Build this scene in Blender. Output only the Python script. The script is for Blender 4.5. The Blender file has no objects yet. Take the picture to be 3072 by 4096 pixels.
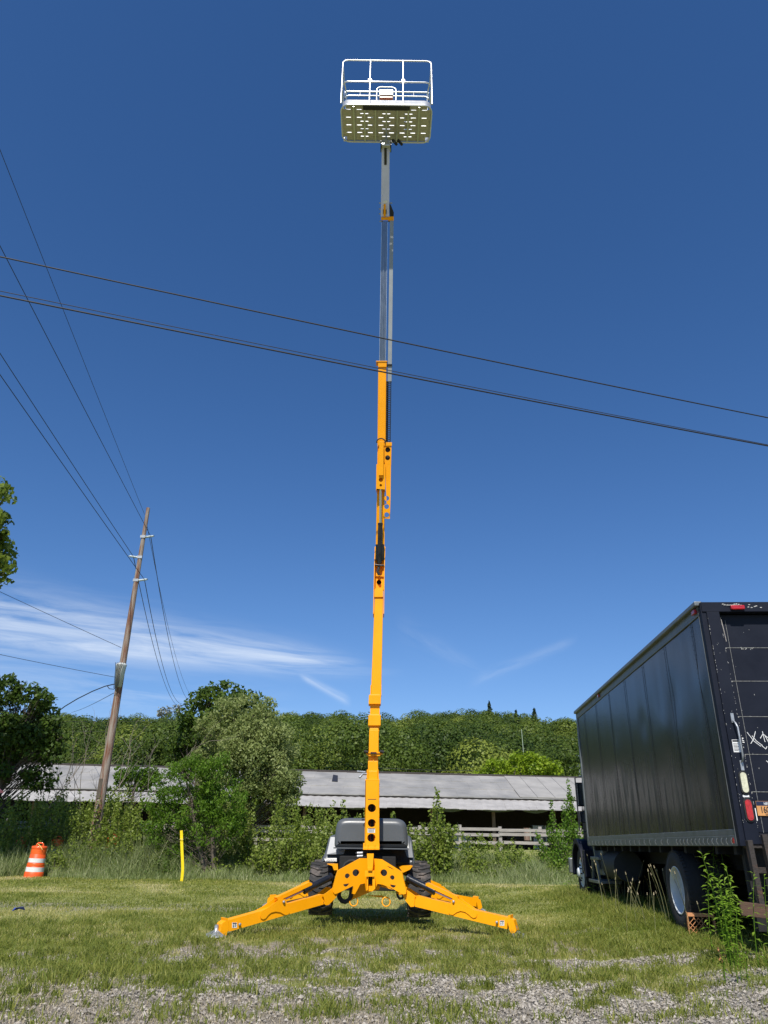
import bpy, math, random
import numpy as np
from mathutils import Vector, Matrix
from mathutils.geometry import tessellate_polygon
R_ = math.radians
random.seed(7); rng = np.random.default_rng(11)
SC = bpy.context.scene; COL = SC.collection

# ------------------------------------------------------------------ camera
FPX = 2950.0; EYE = 1.15; TH = R_(24.27); RO = R_(0.8)
cF = Vector((0, math.cos(TH), math.sin(TH))); r0 = Vector((1, 0, 0)); u0 = Vector((0, -math.sin(TH), math.cos(TH)))
cR = r0*math.cos(RO)+u0*math.sin(RO); cU = -r0*math.sin(RO)+u0*math.cos(RO); cC = Vector((0, 0, EYE))
cam = bpy.data.cameras.new('camera'); co = bpy.data.objects.new('camera', cam); COL.objects.link(co)
cam.sensor_fit = 'VERTICAL'; cam.sensor_height = 24; cam.lens = FPX/4096*24; cam.clip_start = .05; cam.clip_end = 5000
m = Matrix.Identity(4)
for i in range(3):
    m[i][0] = cR[i]; m[i][1] = cU[i]; m[i][2] = -cF[i]; m[i][3] = cC[i]
co.matrix_world = m; SC.camera = co
# ------------------------------------------------------------------ world
SUN_EL = R_(50); SUN_AZ = R_(8)           # light travels towards +Y and a little towards +X
W = bpy.data.worlds.new('World'); SC.world = W; W.use_nodes = True
nt = W.node_tree; N = nt.nodes; L = nt.links
for n in list(N): N.remove(n)
def wn(t, **k):
    n = N.new(t)
    for a, b in k.items(): setattr(n, a, b)
    return n
def wm(op, a, b=None, c=None, clamp=False):
    n = N.new('ShaderNodeMath'); n.operation = op; n.use_clamp = clamp
    for i, v in enumerate((a, b, c)):
        if v is None: continue
        if isinstance(v, (int, float)): n.inputs[i].default_value = v
        else: L.new(v, n.inputs[i])
    return n.outputs[0]
sky = wn('ShaderNodeTexSky', sky_type='NISHITA', sun_disc=False)
sky.sun_elevation = SUN_EL; sky.sun_rotation = math.pi+SUN_AZ
sky.altitude = 300; sky.air_density = 1.0; sky.dust_density = .25; sky.ozone_density = 3.0
gm = wn('ShaderNodeGamma'); gm.inputs[1].default_value = 1.28
hs = wn('ShaderNodeHueSaturation'); hs.inputs['Saturation'].default_value = 1.0; hs.inputs['Value'].default_value = .52
L.new(sky.outputs[0], gm.inputs[0]); L.new(gm.outputs[0], hs.inputs['Color'])
sc_ = wn('ShaderNodeSeparateColor'); L.new(hs.outputs[0], sc_.inputs[0]); cc_ = wn('ShaderNodeCombineColor')
for i, (a_, g_) in enumerate(((1.0, 1.0), (.955, .84), (1.17, .78))):
    L.new(wm('MULTIPLY', wm('POWER', wm('MULTIPLY', sc_.outputs[i], .1), g_), a_*10), cc_.inputs[i])
tc = wn('ShaderNodeTexCoord'); sp = wn('ShaderNodeSeparateXYZ'); L.new(tc.outputs['Generated'], sp.inputs[0])
yy = wm('MAXIMUM', sp.outputs[1], .02)
U = wm('DIVIDE', sp.outputs[0], yy); V = wm('DIVIDE', sp.outputs[2], yy)
def band(u_a, v_a, u_b, v_b, wid_a, wid_b, amp, su, sv, seed, thr=.42):
    k = (v_b-v_a)/(u_b-u_a)
    t = wm('DIVIDE', wm('SUBTRACT', U, u_a), u_b-u_a)
    vc = wm('MULTIPLY_ADD', wm('SUBTRACT', U, u_a), k, v_a)
    d = wm('SUBTRACT', V, vc)
    wd = wm('MAXIMUM', wm('MULTIPLY_ADD', t, wid_b-wid_a, wid_a), .004)
    q = wm('DIVIDE', d, wd)
    g = wm('EXPONENT', wm('MULTIPLY', wm('MULTIPLY', q, q), -1.0))
    cb = N.new('ShaderNodeCombineXYZ'); L.new(wm('MULTIPLY', U, su), cb.inputs[0]); L.new(wm('MULTIPLY', d, sv), cb.inputs[1]); cb.inputs[2].default_value = seed
    no = N.new('ShaderNodeTexNoise'); no.inputs['Scale'].default_value = 1; no.inputs['Detail'].default_value = 7; no.inputs['Roughness'].default_value = .62; no.inputs['Distortion'].default_value = .6
    L.new(cb.outputs[0], no.inputs['Vector'])
    f = wm('MULTIPLY', wm('SUBTRACT', no.outputs[0], thr), 3.2, clamp=True)
    mr = N.new('ShaderNodeMapRange'); mr.interpolation_type = 'SMOOTHSTEP'
    L.new(t, mr.inputs[0]); mr.inputs[1].default_value = 1.04; mr.inputs[2].default_value = .8
    m2 = N.new('ShaderNodeMapRange'); m2.interpolation_type = 'SMOOTHSTEP'; L.new(t, m2.inputs[0]); m2.inputs[1].default_value = -.15; m2.inputs[2].default_value = .1
    return wm('MULTIPLY', wm('MULTIPLY', wm('MULTIPLY', wm('MULTIPLY', f, g), mr.outputs[0]), m2.outputs[0]), amp)
cl = band(-.62, .292, -.02, .218, .046, .014, .46, 5, 50, 1.3, .32)
cl = wm('ADD', cl, band(-.62, .255, .02, .214, .02, .010, .30, 4, 60, 4.1, .36))
cl = wm('ADD', cl, band(-.62, .20, -.10, .165, .035, .02, .22, 4, 40, 8.8, .40))
cl = wm('ADD', cl, band(-.105, .204, -.04, .172, .004, .006, .26, 14, 90, 3.0, .2))
cl = wm('ADD', cl, band(.13, .205, .27, .262, .008, .006, .12, 10, 40, 5.0, .36)); cl = wm('ADD', cl, band(.03, .27, .14, .215, .02, .008, .09, 8, 30, 7.0, .38))
front = wm('GREATER_THAN', sp.outputs[1], .05)
cl = wm('MULTIPLY', cl, front, clamp=True)
mx = wn('ShaderNodeMix', data_type='RGBA'); L.new(cl, mx.inputs[0]); L.new(cc_.outputs[0], mx.inputs[6])
mx.inputs[7].default_value = (9.0, 9.6, 10.2, 1)
bg = wn('ShaderNodeBackground'); bg.inputs[1].default_value = .10
wo = wn('ShaderNodeOutputWorld'); L.new(mx.outputs[2], bg.inputs[0]); L.new(bg.outputs[0], wo.inputs[0])
sun = bpy.data.lights.new('sun', 'SUN'); sun.energy = 5.0; sun.angle = R_(.5); sun.color = (1, .955, .88)
so = bpy.data.objects.new('sun', sun); COL.objects.link(so)
d = Vector((math.sin(SUN_AZ)*math.cos(SUN_EL), math.cos(SUN_AZ)*math.cos(SUN_EL), -math.sin(SUN_EL)))
so.rotation_euler = d.to_track_quat('-Z', 'Y').to_euler(); so.location = (0, -5, 30)
SC.view_settings.view_transform = 'Standard'; SC.view_settings.look = 'None'; SC.view_settings.gamma = 1; SC.view_settings.exposure = .12
SC.render.engine = 'CYCLES'

# ------------------------------------------------------------------ helpers: pixels of the survey to places
def ray(px, py): return cF+cR*((px-1536)/FPX)-cU*((py-2048)/FPX)
def atY(px, py, Y): d = ray(px, py); return cC+d*(Y/d.y)
def atZ(px, py, Z): d = ray(px, py); return cC+d*((Z-EYE)/d.z)
def atP(px, py, p, n):
    d = ray(px, py); p = Vector(p); n = Vector(n); return cC+d*((p-cC).dot(n)/d.dot(n))

# ------------------------------------------------------------------ noise in numpy
_T = rng.random((256, 256))
def vnoise(x, y):
    xi = np.floor(x).astype(int); yi = np.floor(y).astype(int); fx = x-xi; fy = y-yi
    fx = fx*fx*(3-2*fx); fy = fy*fy*(3-2*fy)
    a = _T[xi & 255, yi & 255]; b = _T[(xi+1) & 255, yi & 255]; c = _T[xi & 255, (yi+1) & 255]; e = _T[(xi+1) & 255, (yi+1) & 255]
    return (a*(1-fx)+b*fx)*(1-fy)+(c*(1-fx)+e*fx)*fy
def fbm(x, y, o=4):
    s = 0; a = .5; t = 0
    for i in range(o):
        s = s+a*vnoise(x*2**i+i*17.3, y*2**i+i*31.7); t += a; a *= .55
    return s/t
def sst(a, b, x): t = np.clip((x-a)/(b-a), 0, 1); return t*t*(3-2*t)
def gh(x, y):
    x = np.asarray(x, float); y = np.asarray(y, float)
    z = .95*sst(27.5, 34, y)+.115*sst(2.6, 3.9, x)*(1-sst(22, 27, y))
    z = z+.05*(fbm(x*.35+5, y*.35, 2)-.5)*sst(0, 4, y)*(1-sst(24, 30, y))
    return z
def g1(x, y): return float(gh(x, y))

# ------------------------------------------------------------------ materials
MATS = {}
def mat(name, col, rough=.5, metal=0, var=.12, vs=3.0, bump=0, bs=20, col2=None, spec=.5, thr=None, detail=5, coat=0, stretch=None):
    M = bpy.data.materials.new(name); M.use_nodes = True; t = M.node_tree; n = t.nodes; l = t.links
    b = n['Principled BSDF']; b.inputs['Roughness'].default_value = rough; b.inputs['Metallic'].default_value = metal
    b.inputs['Specular IOR Level'].default_value = spec
    if coat: b.inputs['Coat Weight'].default_value = coat; b.inputs['Coat Roughness'].default_value = .05
    tc = n.new('ShaderNodeTexCoord'); vec = tc.outputs['Object']
    if stretch:
        mp = n.new('ShaderNodeMapping'); mp.inputs['Scale'].default_value = stretch; l.new(vec, mp.inputs[0]); vec = mp.outputs[0]
    no = n.new('ShaderNodeTexNoise'); no.inputs['Scale'].default_value = vs; no.inputs['Detail'].default_value = detail; no.inputs['Roughness'].default_value = .6
    l.new(vec, no.inputs['Vector'])
    r = n.new('ShaderNodeValToRGB'); l.new(no.outputs[0], r.inputs[0])
    c2 = col2 if col2 else tuple(min(1, c*(1+var)+.0) for c in col)
    c1 = col if col2 else tuple(c*(1-var) for c in col)
    lo, hi = thr if thr else (.3, .7)
    r.color_ramp.elements[0].position = lo; r.color_ramp.elements[1].position = hi
    r.color_ramp.elements[0].color = (*c1, 1); r.color_ramp.elements[1].color = (*c2, 1)
    l.new(r.outputs[0], b.inputs['Base Color'])
    mr = n.new('ShaderNodeMapRange'); l.new(no.outputs[0], mr.inputs[0]); mr.inputs[3].default_value = rough*.8; mr.inputs[4].default_value = min(1, rough*1.25)
    l.new(mr.outputs[0], b.inputs['Roughness'])
    if bump:
        n2 = n.new('ShaderNodeTexNoise'); n2.inputs['Scale'].default_value = bs; n2.inputs['Detail'].default_value = 4; l.new(vec, n2.inputs['Vector'])
        bp = n.new('ShaderNodeBump'); bp.inputs['Strength'].default_value = min(1, bump); bp.inputs['Distance'].default_value = .02*max(1, bump); l.new(n2.outputs[0], bp.inputs['Height']); l.new(bp.outputs[0], b.inputs['Normal'])
    MATS[name] = M; return M
def leafmat(name, dark, mid, light, trans=.35, rough=.5):
    M = bpy.data.materials.new(name); M.use_nodes = True; t = M.node_tree; n = t.nodes; l = t.links
    b = n['Principled BSDF']; b.inputs['Roughness'].default_value = rough; b.inputs['Specular IOR Level'].default_value = .22
    at = n.new('ShaderNodeAttribute'); at.attribute_name = 'tint'
    r = n.new('ShaderNodeValToRGB'); l.new(at.outputs['Fac'], r.inputs[0])
    r.color_ramp.elements[0].color = (*dark, 1); r.color_ramp.elements[1].color = (*light, 1)
    e = r.color_ramp.elements.new(.5); e.color = (*mid, 1)
    l.new(r.outputs[0], b.inputs['Base Color'])
    tr = n.new('ShaderNodeBsdfTranslucent'); hsn = n.new('ShaderNodeHueSaturation'); hsn.inputs['Value'].default_value = 1.5; l.new(r.outputs[0], hsn.inputs['Color']); l.new(hsn.outputs[0], tr.inputs[0])
    mxs = n.new('ShaderNodeMixShader'); mxs.inputs[0].default_value = trans; l.new(b.outputs[0], mxs.inputs[1]); l.new(tr.outputs[0], mxs.inputs[2])
    l.new(mxs.outputs[0], n['Material Output'].inputs[0]); MATS[name] = M; return M
yellow = mat('yellow_paint', (.86, .33, .0), .42, 0, .05, 1.6, .05, 60, col2=(.96, .385, .004), thr=(.3, .6), detail=8, spec=.2, coat=.04)
grey_pl = mat('grey_plastic', (.095, .102, .108), .35, 0, .08, 2, .04, 30)
grey_lt = mat('light_grey_plastic', (.30, .31, .32), .45, 0, .12, 3, .05, 30)
blackp = mat('black_paint', (.012, .013, .016), .3, 0, .3, 5, .1, 40)
blackm = mat('black_rubber', (.018, .018, .018), .75, 0, .3, 8, .3, 60)
tyrem = mat('tyre_rubber', (.035, .033, .031), .85, 0, .3, 6, .5, 70, col2=(.17, .14, .12), thr=(.5, .72))
alu = mat('aluminium', (.55, .57, .58), .3, .9, .12, 6, .1, 50)
alub = mat('bright_aluminium', (.66, .67, .68), .34, .7, .05, 6, .05, 50)
alup = mat('floor_aluminium', (.48, .46, .37), .42, .5, .2, 30, .4, 120)
steel = mat('steel_tube', (.16, .18, .20), .3, .9, .15, 4, .05, 40, stretch=(6, 6, .3))
jibm = mat('jib_paint', (.60, .62, .84), .4, 0, .06, 4, .05, 40)
chrome = mat('chrome_rod', (.62, .64, .66), .12, 1, .05, 5)
galv = mat('galvanised_plate', (.36, .38, .40), .42, .5, .2, 14, .2, 60)
white = mat('white_decal', (.75, .75, .73), .5, 0, .06, 20)
ink = mat('dark_ink', (.02, .02, .025), .6, 0, .2, 10)
truckblk = mat('truck_black_paint', (.004, .005, .006), .34, 0, .3, 1.2, .0, 3, col2=(.007, .008, .009), coat=.05, spec=.3)
trucknavy = mat('truck_navy_paint', (.004, .006, .014), .55, 0, .2, 3, .03, 20, col2=(.008, .011, .022), coat=0, spec=.22)
railm = mat('dull_aluminium_rail', (.18, .195, .195), .45, .5, .2, 5, .1, 30)
under = mat('underbody_grime_shade', (.012, .012, .012), .9, 0, .4, 6, .2, 30)  # frame and axle grime; on the added blockers near-black stands for shade
rust = mat('rusty_steel', (.035, .028, .024), .8, 0, .3, 9, .4, 40, col2=(.12, .055, .03), thr=(.5, .75))
plank = mat('brown_plank', (.10, .055, .035), .8, 0, .25, 4, .4, 30, stretch=(1, 8, 8))
rimw = mat('white_rim_paint', (.62, .64, .64), .4, 0, .12, 6, .05, 30)
redl = mat('red_lens', (.42, .012, .014), .15, 0, .3, 30, .3, 60, coat=.6)
whl = mat('clear_lens', (.62, .60, .42), .15, 0, .15, 30, .2, 50, coat=.6)
orangel = mat('amber_lens', (.42, .05, .012), .2, 0, .15, 30, coat=.5)
orange = mat('orange_plastic', (.80, .10, .012), .45, 0, .14, 4, .06, 30, coat=.1)
reflw = mat('white_reflective_band', (.72, .72, .70), .5, 0, .08, 9)
refl_o = mat('orange_reflective_band', (.82, .12, .01), .5, 0, .08, 9)
postyel = mat('yellow_marker_plastic', (.85, .62, .0), .45, 0, .08, 6)
woodp = mat('weathered_pole_wood', (.29, .245, .20), .9, 0, .2, 3, .6, 25, col2=(.17, .07, .04), thr=(.42, .60), stretch=(5, 5, .35))
woodg = mat('grey_fence_wood', (.33, .30, .27), .9, 0, .25, 5, .5, 30, stretch=(.4, 4, 4))
cratem = mat('faded_orange_plastic', (.58, .26, .11), .6, 0, .12, 12)
bluem = mat('blue_wrapper', (.03, .06, .36), .4, 0, .3, 12)
pinkm = mat('pink_cloth', (.85, .30, .36), .7, 0, .1, 12)
cream = mat('cream_wall', (.62, .60, .53), .8, 0, .1, 4)
tealm = mat('teal_metal_roof', (.07, .20, .20), .5, 0, .1, 4)
barkm = mat('bark', (.10, .08, .06), .95, 0, .3, 6, .6, 40, stretch=(3, 3, .6))
twigm = mat('pale_twig', (.24, .20, .16), .95, 0, .3, 6, .4, 40)
darkwood = mat('shed_timber', (.05, .04, .034), .9, 0, .3, 5, .3, 20)
postw = mat('shed_post_timber', (.13, .09, .07), .9, 0, .3, 5, .3, 20)
wirem = mat('wire', (.018, .018, .02), .6, 0, .1, 5)
porc = mat('pale_insulator', (.48, .55, .56), .3, 0, .1, 5)
roofm = mat('grey_roof_sheet', (.215, .21, .20), .8, 0, .25, .45, .15, 6, col2=(.33, .315, .29), thr=(.35, .62))
roofm2 = mat('pale_roof_sheet', (.31, .295, .27), .8, 0, .15, .8, .15, 6)
awnm = mat('awning_sheet', (.33, .315, .30), .75, 0, .2, .7, .15, 6, stretch=(1, 3, 3))
glass = mat('dark_glass', (.02, .03, .035), .08, 0, .1, 5, coat=.8)
stone = mat('gravel_stone', (.20, .195, .185), .85, 0, .3, 3, .3, 80)
def stonemat():
    M = bpy.data.materials.new('crushed_stone'); M.use_nodes = True; t = M.node_tree; n = t.nodes; l = t.links; b = n['Principled BSDF']
    b.inputs['Roughness'].default_value = .85
    at = n.new('ShaderNodeAttribute'); at.attribute_name = 'tint'; r = n.new('ShaderNodeValToRGB'); l.new(at.outputs['Fac'], r.inputs[0])
    r.color_ramp.elements[0].color = (.17, .15, .12, 1); r.color_ramp.elements[1].color = (.46, .415, .35, 1)
    e = r.color_ramp.elements.new(.6); e.color = (.32, .285, .235, 1); l.new(r.outputs[0], b.inputs['Base Color']); return M
stonem = stonemat()
L_poplar = leafmat('poplar_leaves', (.09, .135, .018), (.185, .245, .035), (.33, .37, .10), .42, .45)
L_dark = leafmat('dark_locust_leaves', (.03, .055, .010), (.06, .105, .014), (.11, .165, .024), .3)
L_silver = leafmat('silver_willow_leaves', (.11, .15, .04), (.23, .275, .085), (.42, .46, .20), .4)
L_bright = leafmat('bright_sumac_leaves', (.06, .12, .010), (.11, .205, .018), (.19, .29, .035), .4)
L_forest = leafmat('forest_leaves', (.032, .060, .010), (.092, .135, .018), (.21, .25, .04), .28)
L_lime = leafmat('lime_leaves', (.13, .21, .010), (.22, .31, .016), (.30, .38, .03), .35)
L_pine = leafmat('pine_needles', (.014, .032, .014), (.026, .05, .02), (.045, .075, .03), .1)
L_grass = leafmat('grass_blades', (.15, .195, .03), (.35, .345, .085), (.70, .60, .33), .45)
L_tall = leafmat('tall_grass_blades', (.10, .15, .035), (.21, .26, .085), (.42, .43, .24), .3)
L_weed = leafmat('weed_leaves', (.13, .24, .02), (.24, .38, .04), (.36, .50, .09), .5)

# ------------------------------------------------------------------ mesh builder
def frame(d, up=Vector((0, 0, 1))):
    d = Vector(d).normalized(); up = Vector(up)
    if abs(d.dot(up.normalized())) > .99: up = Vector((0, 1, 0))
    x = d.cross(up).normalized(); return x, x.cross(d).normalized(), d
class MB:
    def __init__(s): s.v = []; s.f = []; s.sm = []
    def add(s, vs, fs, smooth=False):
        o = len(s.v); s.v += [tuple(p) for p in vs]; s.f += [tuple(i+o for i in f) for f in fs]; s.sm += [smooth]*len(fs)
        return s
    def hexa(s, p): return s.add(p, [(0, 1, 2, 3), (7, 6, 5, 4), (0, 4, 5, 1), (1, 5, 6, 2), (2, 6, 7, 3), (3, 7, 4, 0)])
    def box(s, a, b):
        x0, y0, z0 = a; x1, y1, z1 = b
        return s.hexa([(x0, y0, z0), (x1, y0, z0), (x1, y0, z1), (x0, y0, z1), (x0, y1, z0), (x1, y1, z0), (x1, y1, z1), (x0, y1, z1)])
    def beam(s, p, q, w, h, up=(0, 0, 1), w2=None, h2=None):
        p = Vector(p); q = Vector(q); x, y, d = frame(q-p, up); w2 = w if w2 is None else w2; h2 = h if h2 is None else h2
        A = [p+x*sx*w/2+y*sy*h/2 for sx, sy in ((-1, -1), (1, -1), (1, 1), (-1, 1))]
        B = [q+x*sx*w2/2+y*sy*h2/2 for sx, sy in ((-1, -1), (1, -1), (1, 1), (-1, 1))]
        return s.hexa(A+B)
    def tube(s, pts, r, n=8, r2=None, cap=True, closed=False):
        pts = [Vector(p) for p in pts]; k = len(pts); vs = []; last = None
        for i, p in enumerate(pts):
            if closed: d = pts[(i+1) % k]-pts[i-1]
            else: d = pts[min(i+1, k-1)]-pts[max(i-1, 0)]
            if last is None: x, y, d = frame(d)
            else:
                d = d.normalized(); x = (last-d*last.dot(d)).normalized(); y = x.cross(d)
            last = x
            rr = r if r2 is None else (r+(r2-r)*i/max(1, k-1))
            if isinstance(r, (list, tuple)): rr = r[i]
            for j in range(n):
                a = 2*math.pi*j/n; vs.append(p+x*math.cos(a)*rr+y*math.sin(a)*rr)
        fs = []
        for i in range(k if closed else k-1):
            for j in range(n):
                a = i*n+j; b = i*n+(j+1) % n; c = ((i+1) % k)*n+(j+1) % n; e = ((i+1) % k)*n+j
                fs.append((a, b, c, e))
        s.add(vs, fs, True)
        if cap and not closed:
            s.add(vs[:n], [tuple(range(n))]); s.add(vs[-n:], [tuple(range(n))])
        return s
    def prism(s, outer, holes, fn, w0, w1):
        loops = [outer]+list(holes)
        tri = tessellate_polygon([[Vector((p[0], p[1], 0)) for p in lp] for lp in loops])
        flat = [p for lp in loops for p in lp]; n = len(flat)
        s.add([fn(p[0], p[1], w0) for p in flat]+[fn(p[0], p[1], w1) for p in flat],
              [t for t in tri]+[tuple(i+n for i in reversed(t)) for t in tri])
        o = 0
        for lp in loops:
            k = len(lp)
            s.add([fn(p[0], p[1], w0) for p in lp]+[fn(p[0], p[1], w1) for p in lp], [(i, (i+1) % k, (i+1) % k+k, i+k) for i in range(k)], len(lp) > 14)
        return s
    def lathe(s, prof, org, axis=(0, 0, 1), n=24, up=(0, 1, 0), smooth=True, a0=0, a1=2*math.pi):
        org = Vector(org); x, y, d = frame(axis, up); k = len(prof); vs = []; full = a1-a0 > 6.28; nn = n if full else n+1
        for r, z in prof:
            for j in range(nn):
                a = a0+(a1-a0)*j/n; vs.append(org+d*z+x*math.cos(a)*r+y*math.sin(a)*r)
        fs = [(i*nn+j, i*nn+(j+1) % nn, (i+1)*nn+(j+1) % nn, (i+1)*nn+j) for i in range(k-1) for j in range(n)]
        return s.add(vs, fs, smooth)
    def build(s, name, m, parent=None, bevel=0, seg=2, fix=True):
        me = bpy.data.meshes.new(name); me.from_pydata([tuple(p) for p in s.v], [], s.f)
        me.polygons.foreach_set('use_smooth', s.sm); me.materials.append(m); me.update()
        if fix:
            import bmesh
            bm = bmesh.new(); bm.from_mesh(me); bmesh.ops.recalc_face_normals(bm, faces=bm.faces); bm.to_mesh(me); bm.free()
        o = bpy.data.objects.new(name, me); COL.objects.link(o)
        if parent is not None: o.parent = parent; o.matrix_parent_inverse = Matrix.Identity(4)
        if parent is not None and not getattr(parent, '_loc', False):
            base = root_loc(parent)
            if o.get('abs', 1) and not LOCAL[0]:
                o.data.transform(Matrix.Translation(-base))
        if bevel:
            b = o.modifiers.new('bevel', 'BEVEL'); b.width = bevel; b.segments = seg; b.limit_method = 'ANGLE'; b.angle_limit = R_(40); b.harden_normals = False
        return o
LOCAL = [False]
def root_loc(o):
    v = Vector((0, 0, 0))
    while o is not None: v += o.location; o = o.parent
    return v
def tag(o, label=None, cat=None, group=None, kind=None):
    if label: o['label'] = label
    if cat: o['category'] = cat
    if group: o['group'] = group
    if kind: o['kind'] = kind
    return o
def empty(name, loc, label, cat, group=None, rz=0):
    o = bpy.data.objects.new(name, None); COL.objects.link(o); o.location = loc; o.rotation_euler = (0, 0, rz); return tag(o, label, cat, group)
def quads(name, vs, m, tint=None, parent=None, tri=None, per=4):
    """numpy mesh: vs (n*per,3) -> n faces of per corners"""
    vs = np.asarray(vs, np.float32).reshape(-1, 3)
    if parent is not None: vs = vs-np.array(root_loc(parent), np.float32)
    n = len(vs)//per; me = bpy.data.meshes.new(name)
    me.vertices.add(len(vs)); me.vertices.foreach_set('co', vs.ravel())
    me.loops.add(n*per); me.loops.foreach_set('vertex_index', np.arange(n*per, dtype=np.int32))
    me.polygons.add(n); me.polygons.foreach_set('loop_start', np.arange(0, n*per, per, dtype=np.int32))
    me.materials.append(m); me.update(calc_edges=True)
    if tint is not None:
        a = me.attributes.new('tint', 'FLOAT', 'POINT'); a.data.foreach_set('value', np.repeat(np.asarray(tint, np.float32), per))
    o = bpy.data.objects.new(name, me); COL.objects.link(o)
    if parent is not None: o.parent = parent
    return o
def nrm(a): return a/np.maximum(1e-6, np.linalg.norm(a, axis=-1, keepdims=True))
def leafquads(c, out, size, asp=.6, flat=.5, droop=.2):
    """leaf shaped quads at centres c; out = preferred normals"""
    n = len(c); nn = nrm(out*flat+rng.normal(size=(n, 3))*(1-flat)+np.array([0, 0, .25])); a = rng.normal(size=(n, 3)); a[:, 2] -= droop*2
    a = nrm(a-nn*np.sum(a*nn, 1, keepdims=True)); b = np.cross(nn, a)
    sz = (size*rng.uniform(.6, 1.35, n))[:, None] if np.isscalar(size) else (size*rng.uniform(.6, 1.35, n))[:, None]
    p = np.empty((n, 4, 3)); p[:, 0] = c-a*sz*.5; p[:, 1] = c+b*sz*asp*.5+a*sz*.02; p[:, 2] = c+a*sz*.5; p[:, 3] = c-b*sz*asp*.5+a*sz*.02
    return p.reshape(-1, 3)
def clump_pts(cen, rad, n, shell=.55):
    d = nrm(rng.normal(size=(n, 3))); r = shell+(1-shell)*rng.random(n)**.6
    r = r*(1+.18*np.sin(d[:, 0]*7+cen[0]*3)*np.cos(d[:, 2]*6+cen[1]))
    return cen+d*r[:, None]*rad, d

# ================================================================== GROUND
def cover(x, y):
    """how much grass covers a spot, 0..1"""
    n1 = fbm(x*1.1+3, y*1.1+9, 4); n2 = fbm(x*4+13, y*4, 3)
    edge = 8.55+1.3*np.exp(-((x-.5)/1.7)**2)-.9*sst(1.8, 4.5, x)-1.4*sst(-1.0, -3.6, x)
    c = sst(-1.5, .7, (y-edge)+2.8*(n1-.5)+2.6*(n2-.5))
    def patch(cx, cy, rx, ry, a):
        q = ((x-cx)/rx/1.25)**2+((y-cy)/ry/1.3)**2+1.8*(n2-.5)+1.4*(n1-.5); return 1-a*(1-sst(.5, 1.3, q))
    for p in ((-.85, 10.4, .55, .75, .95), (-1.6, 9.9, .7, .5, .8), (.95, 11.2, .42, .5, .95), (2.35, 10.9, .35, .5, .7), (3.1, 9.2, 1.3, .32, .95), (-3.1, 9.4, .9, .35, .6), (-5, 15.8, 3.2, .9, .45), (-3.4, 8.1, 1.3, .35, .6), (-4.4, 7.3, 1.6, .5, .8), (-1.9, 9.1, 1.0, .35, .7), (0.2, 10.0, 1.0, .4, .75), (.1, 11.1, .35, .6, .6), (-2.4, 10.6, .7, .3, .6), (1.7, 10.2, .6, .25, .6), (3.0, 12.4, .8, .25, .5), (-4.2, 11.2, .9, .3, .5), (-1.6, 12.2, .8, .3, .5), (.3, 14.5, 1, .5, .3), (2.6, 10.2, .5, .4, .5), (-8, 12.5, 1.2, .7, .4)):
        c = c*patch(*p)
    # tufts inside the stony part
    c = np.maximum(c, .75*sst(.60, .70, fbm(x*2.3+40, y*2.3+7, 3))*sst(5.6, 7.0, y))
    return np.clip(c, 0, 1)
def gravel(x, y):
    return np.clip(sst(.35, .55, fbm(x*.55+21, y*.55+2, 3)+.25*sst(-1.5, 2, x)-.18*sst(-1, -4, x)), 0, 1)*(1-sst(9.6, 10.4, y))
def axis(fine, lo, hi, step, far):
    a = list(np.arange(lo, hi+1e-6, step)); left = []; right = []; s = step; x = lo
    while x > -far: s *= 1.35; x -= s; left.append(x)
    s = step; x = hi
    while x < far: s *= 1.35; x += s; right.append(x)
    return np.array(left[::-1]+a+right)
xs = axis(0, -15, 8, .09, 1800); ys = axis(0, 4.5, 34.5, .11, 1800)
X, Y = np.meshgrid(xs, ys); Z = gh(X, Y)
inn = (X > -26) & (X < 16) & (Y > -2) & (Y < 40)
cv = np.where(inn, cover(X, Y), .9); gr = gravel(X, Y)
Z = Z+np.where(inn & (Y < 24), .018*(fbm(X*6, Y*6, 3)-.5)*(1-.4*cv)+.02*(cv-.5), 0)
me = bpy.data.meshes.new('ground'); nx, ny = len(xs), len(ys)
vv = np.stack([X, Y, Z], -1).reshape(-1, 3); ii = np.arange(nx*ny).reshape(ny, nx)
fq = np.stack([ii[:-1, :-1], ii[:-1, 1:], ii[1:, 1:], ii[1:, :-1]], -1).reshape(-1, 4)
me.vertices.add(len(vv)); me.vertices.foreach_set('co', vv.astype(np.float32).ravel())
me.loops.add(fq.size); me.loops.foreach_set('vertex_index', fq.astype(np.int32).ravel())
me.polygons.add(len(fq)); me.polygons.foreach_set('loop_start', np.arange(0, fq.size, 4, dtype=np.int32)); me.polygons.foreach_set('use_smooth', np.ones(len(fq), bool))
for nm, ar in (('cover', cv), ('gravel', gr)):
    a = me.attributes.new(nm, 'FLOAT', 'POINT'); a.data.foreach_set('value', ar.astype(np.float32).ravel())
me.update(calc_edges=True)
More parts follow.
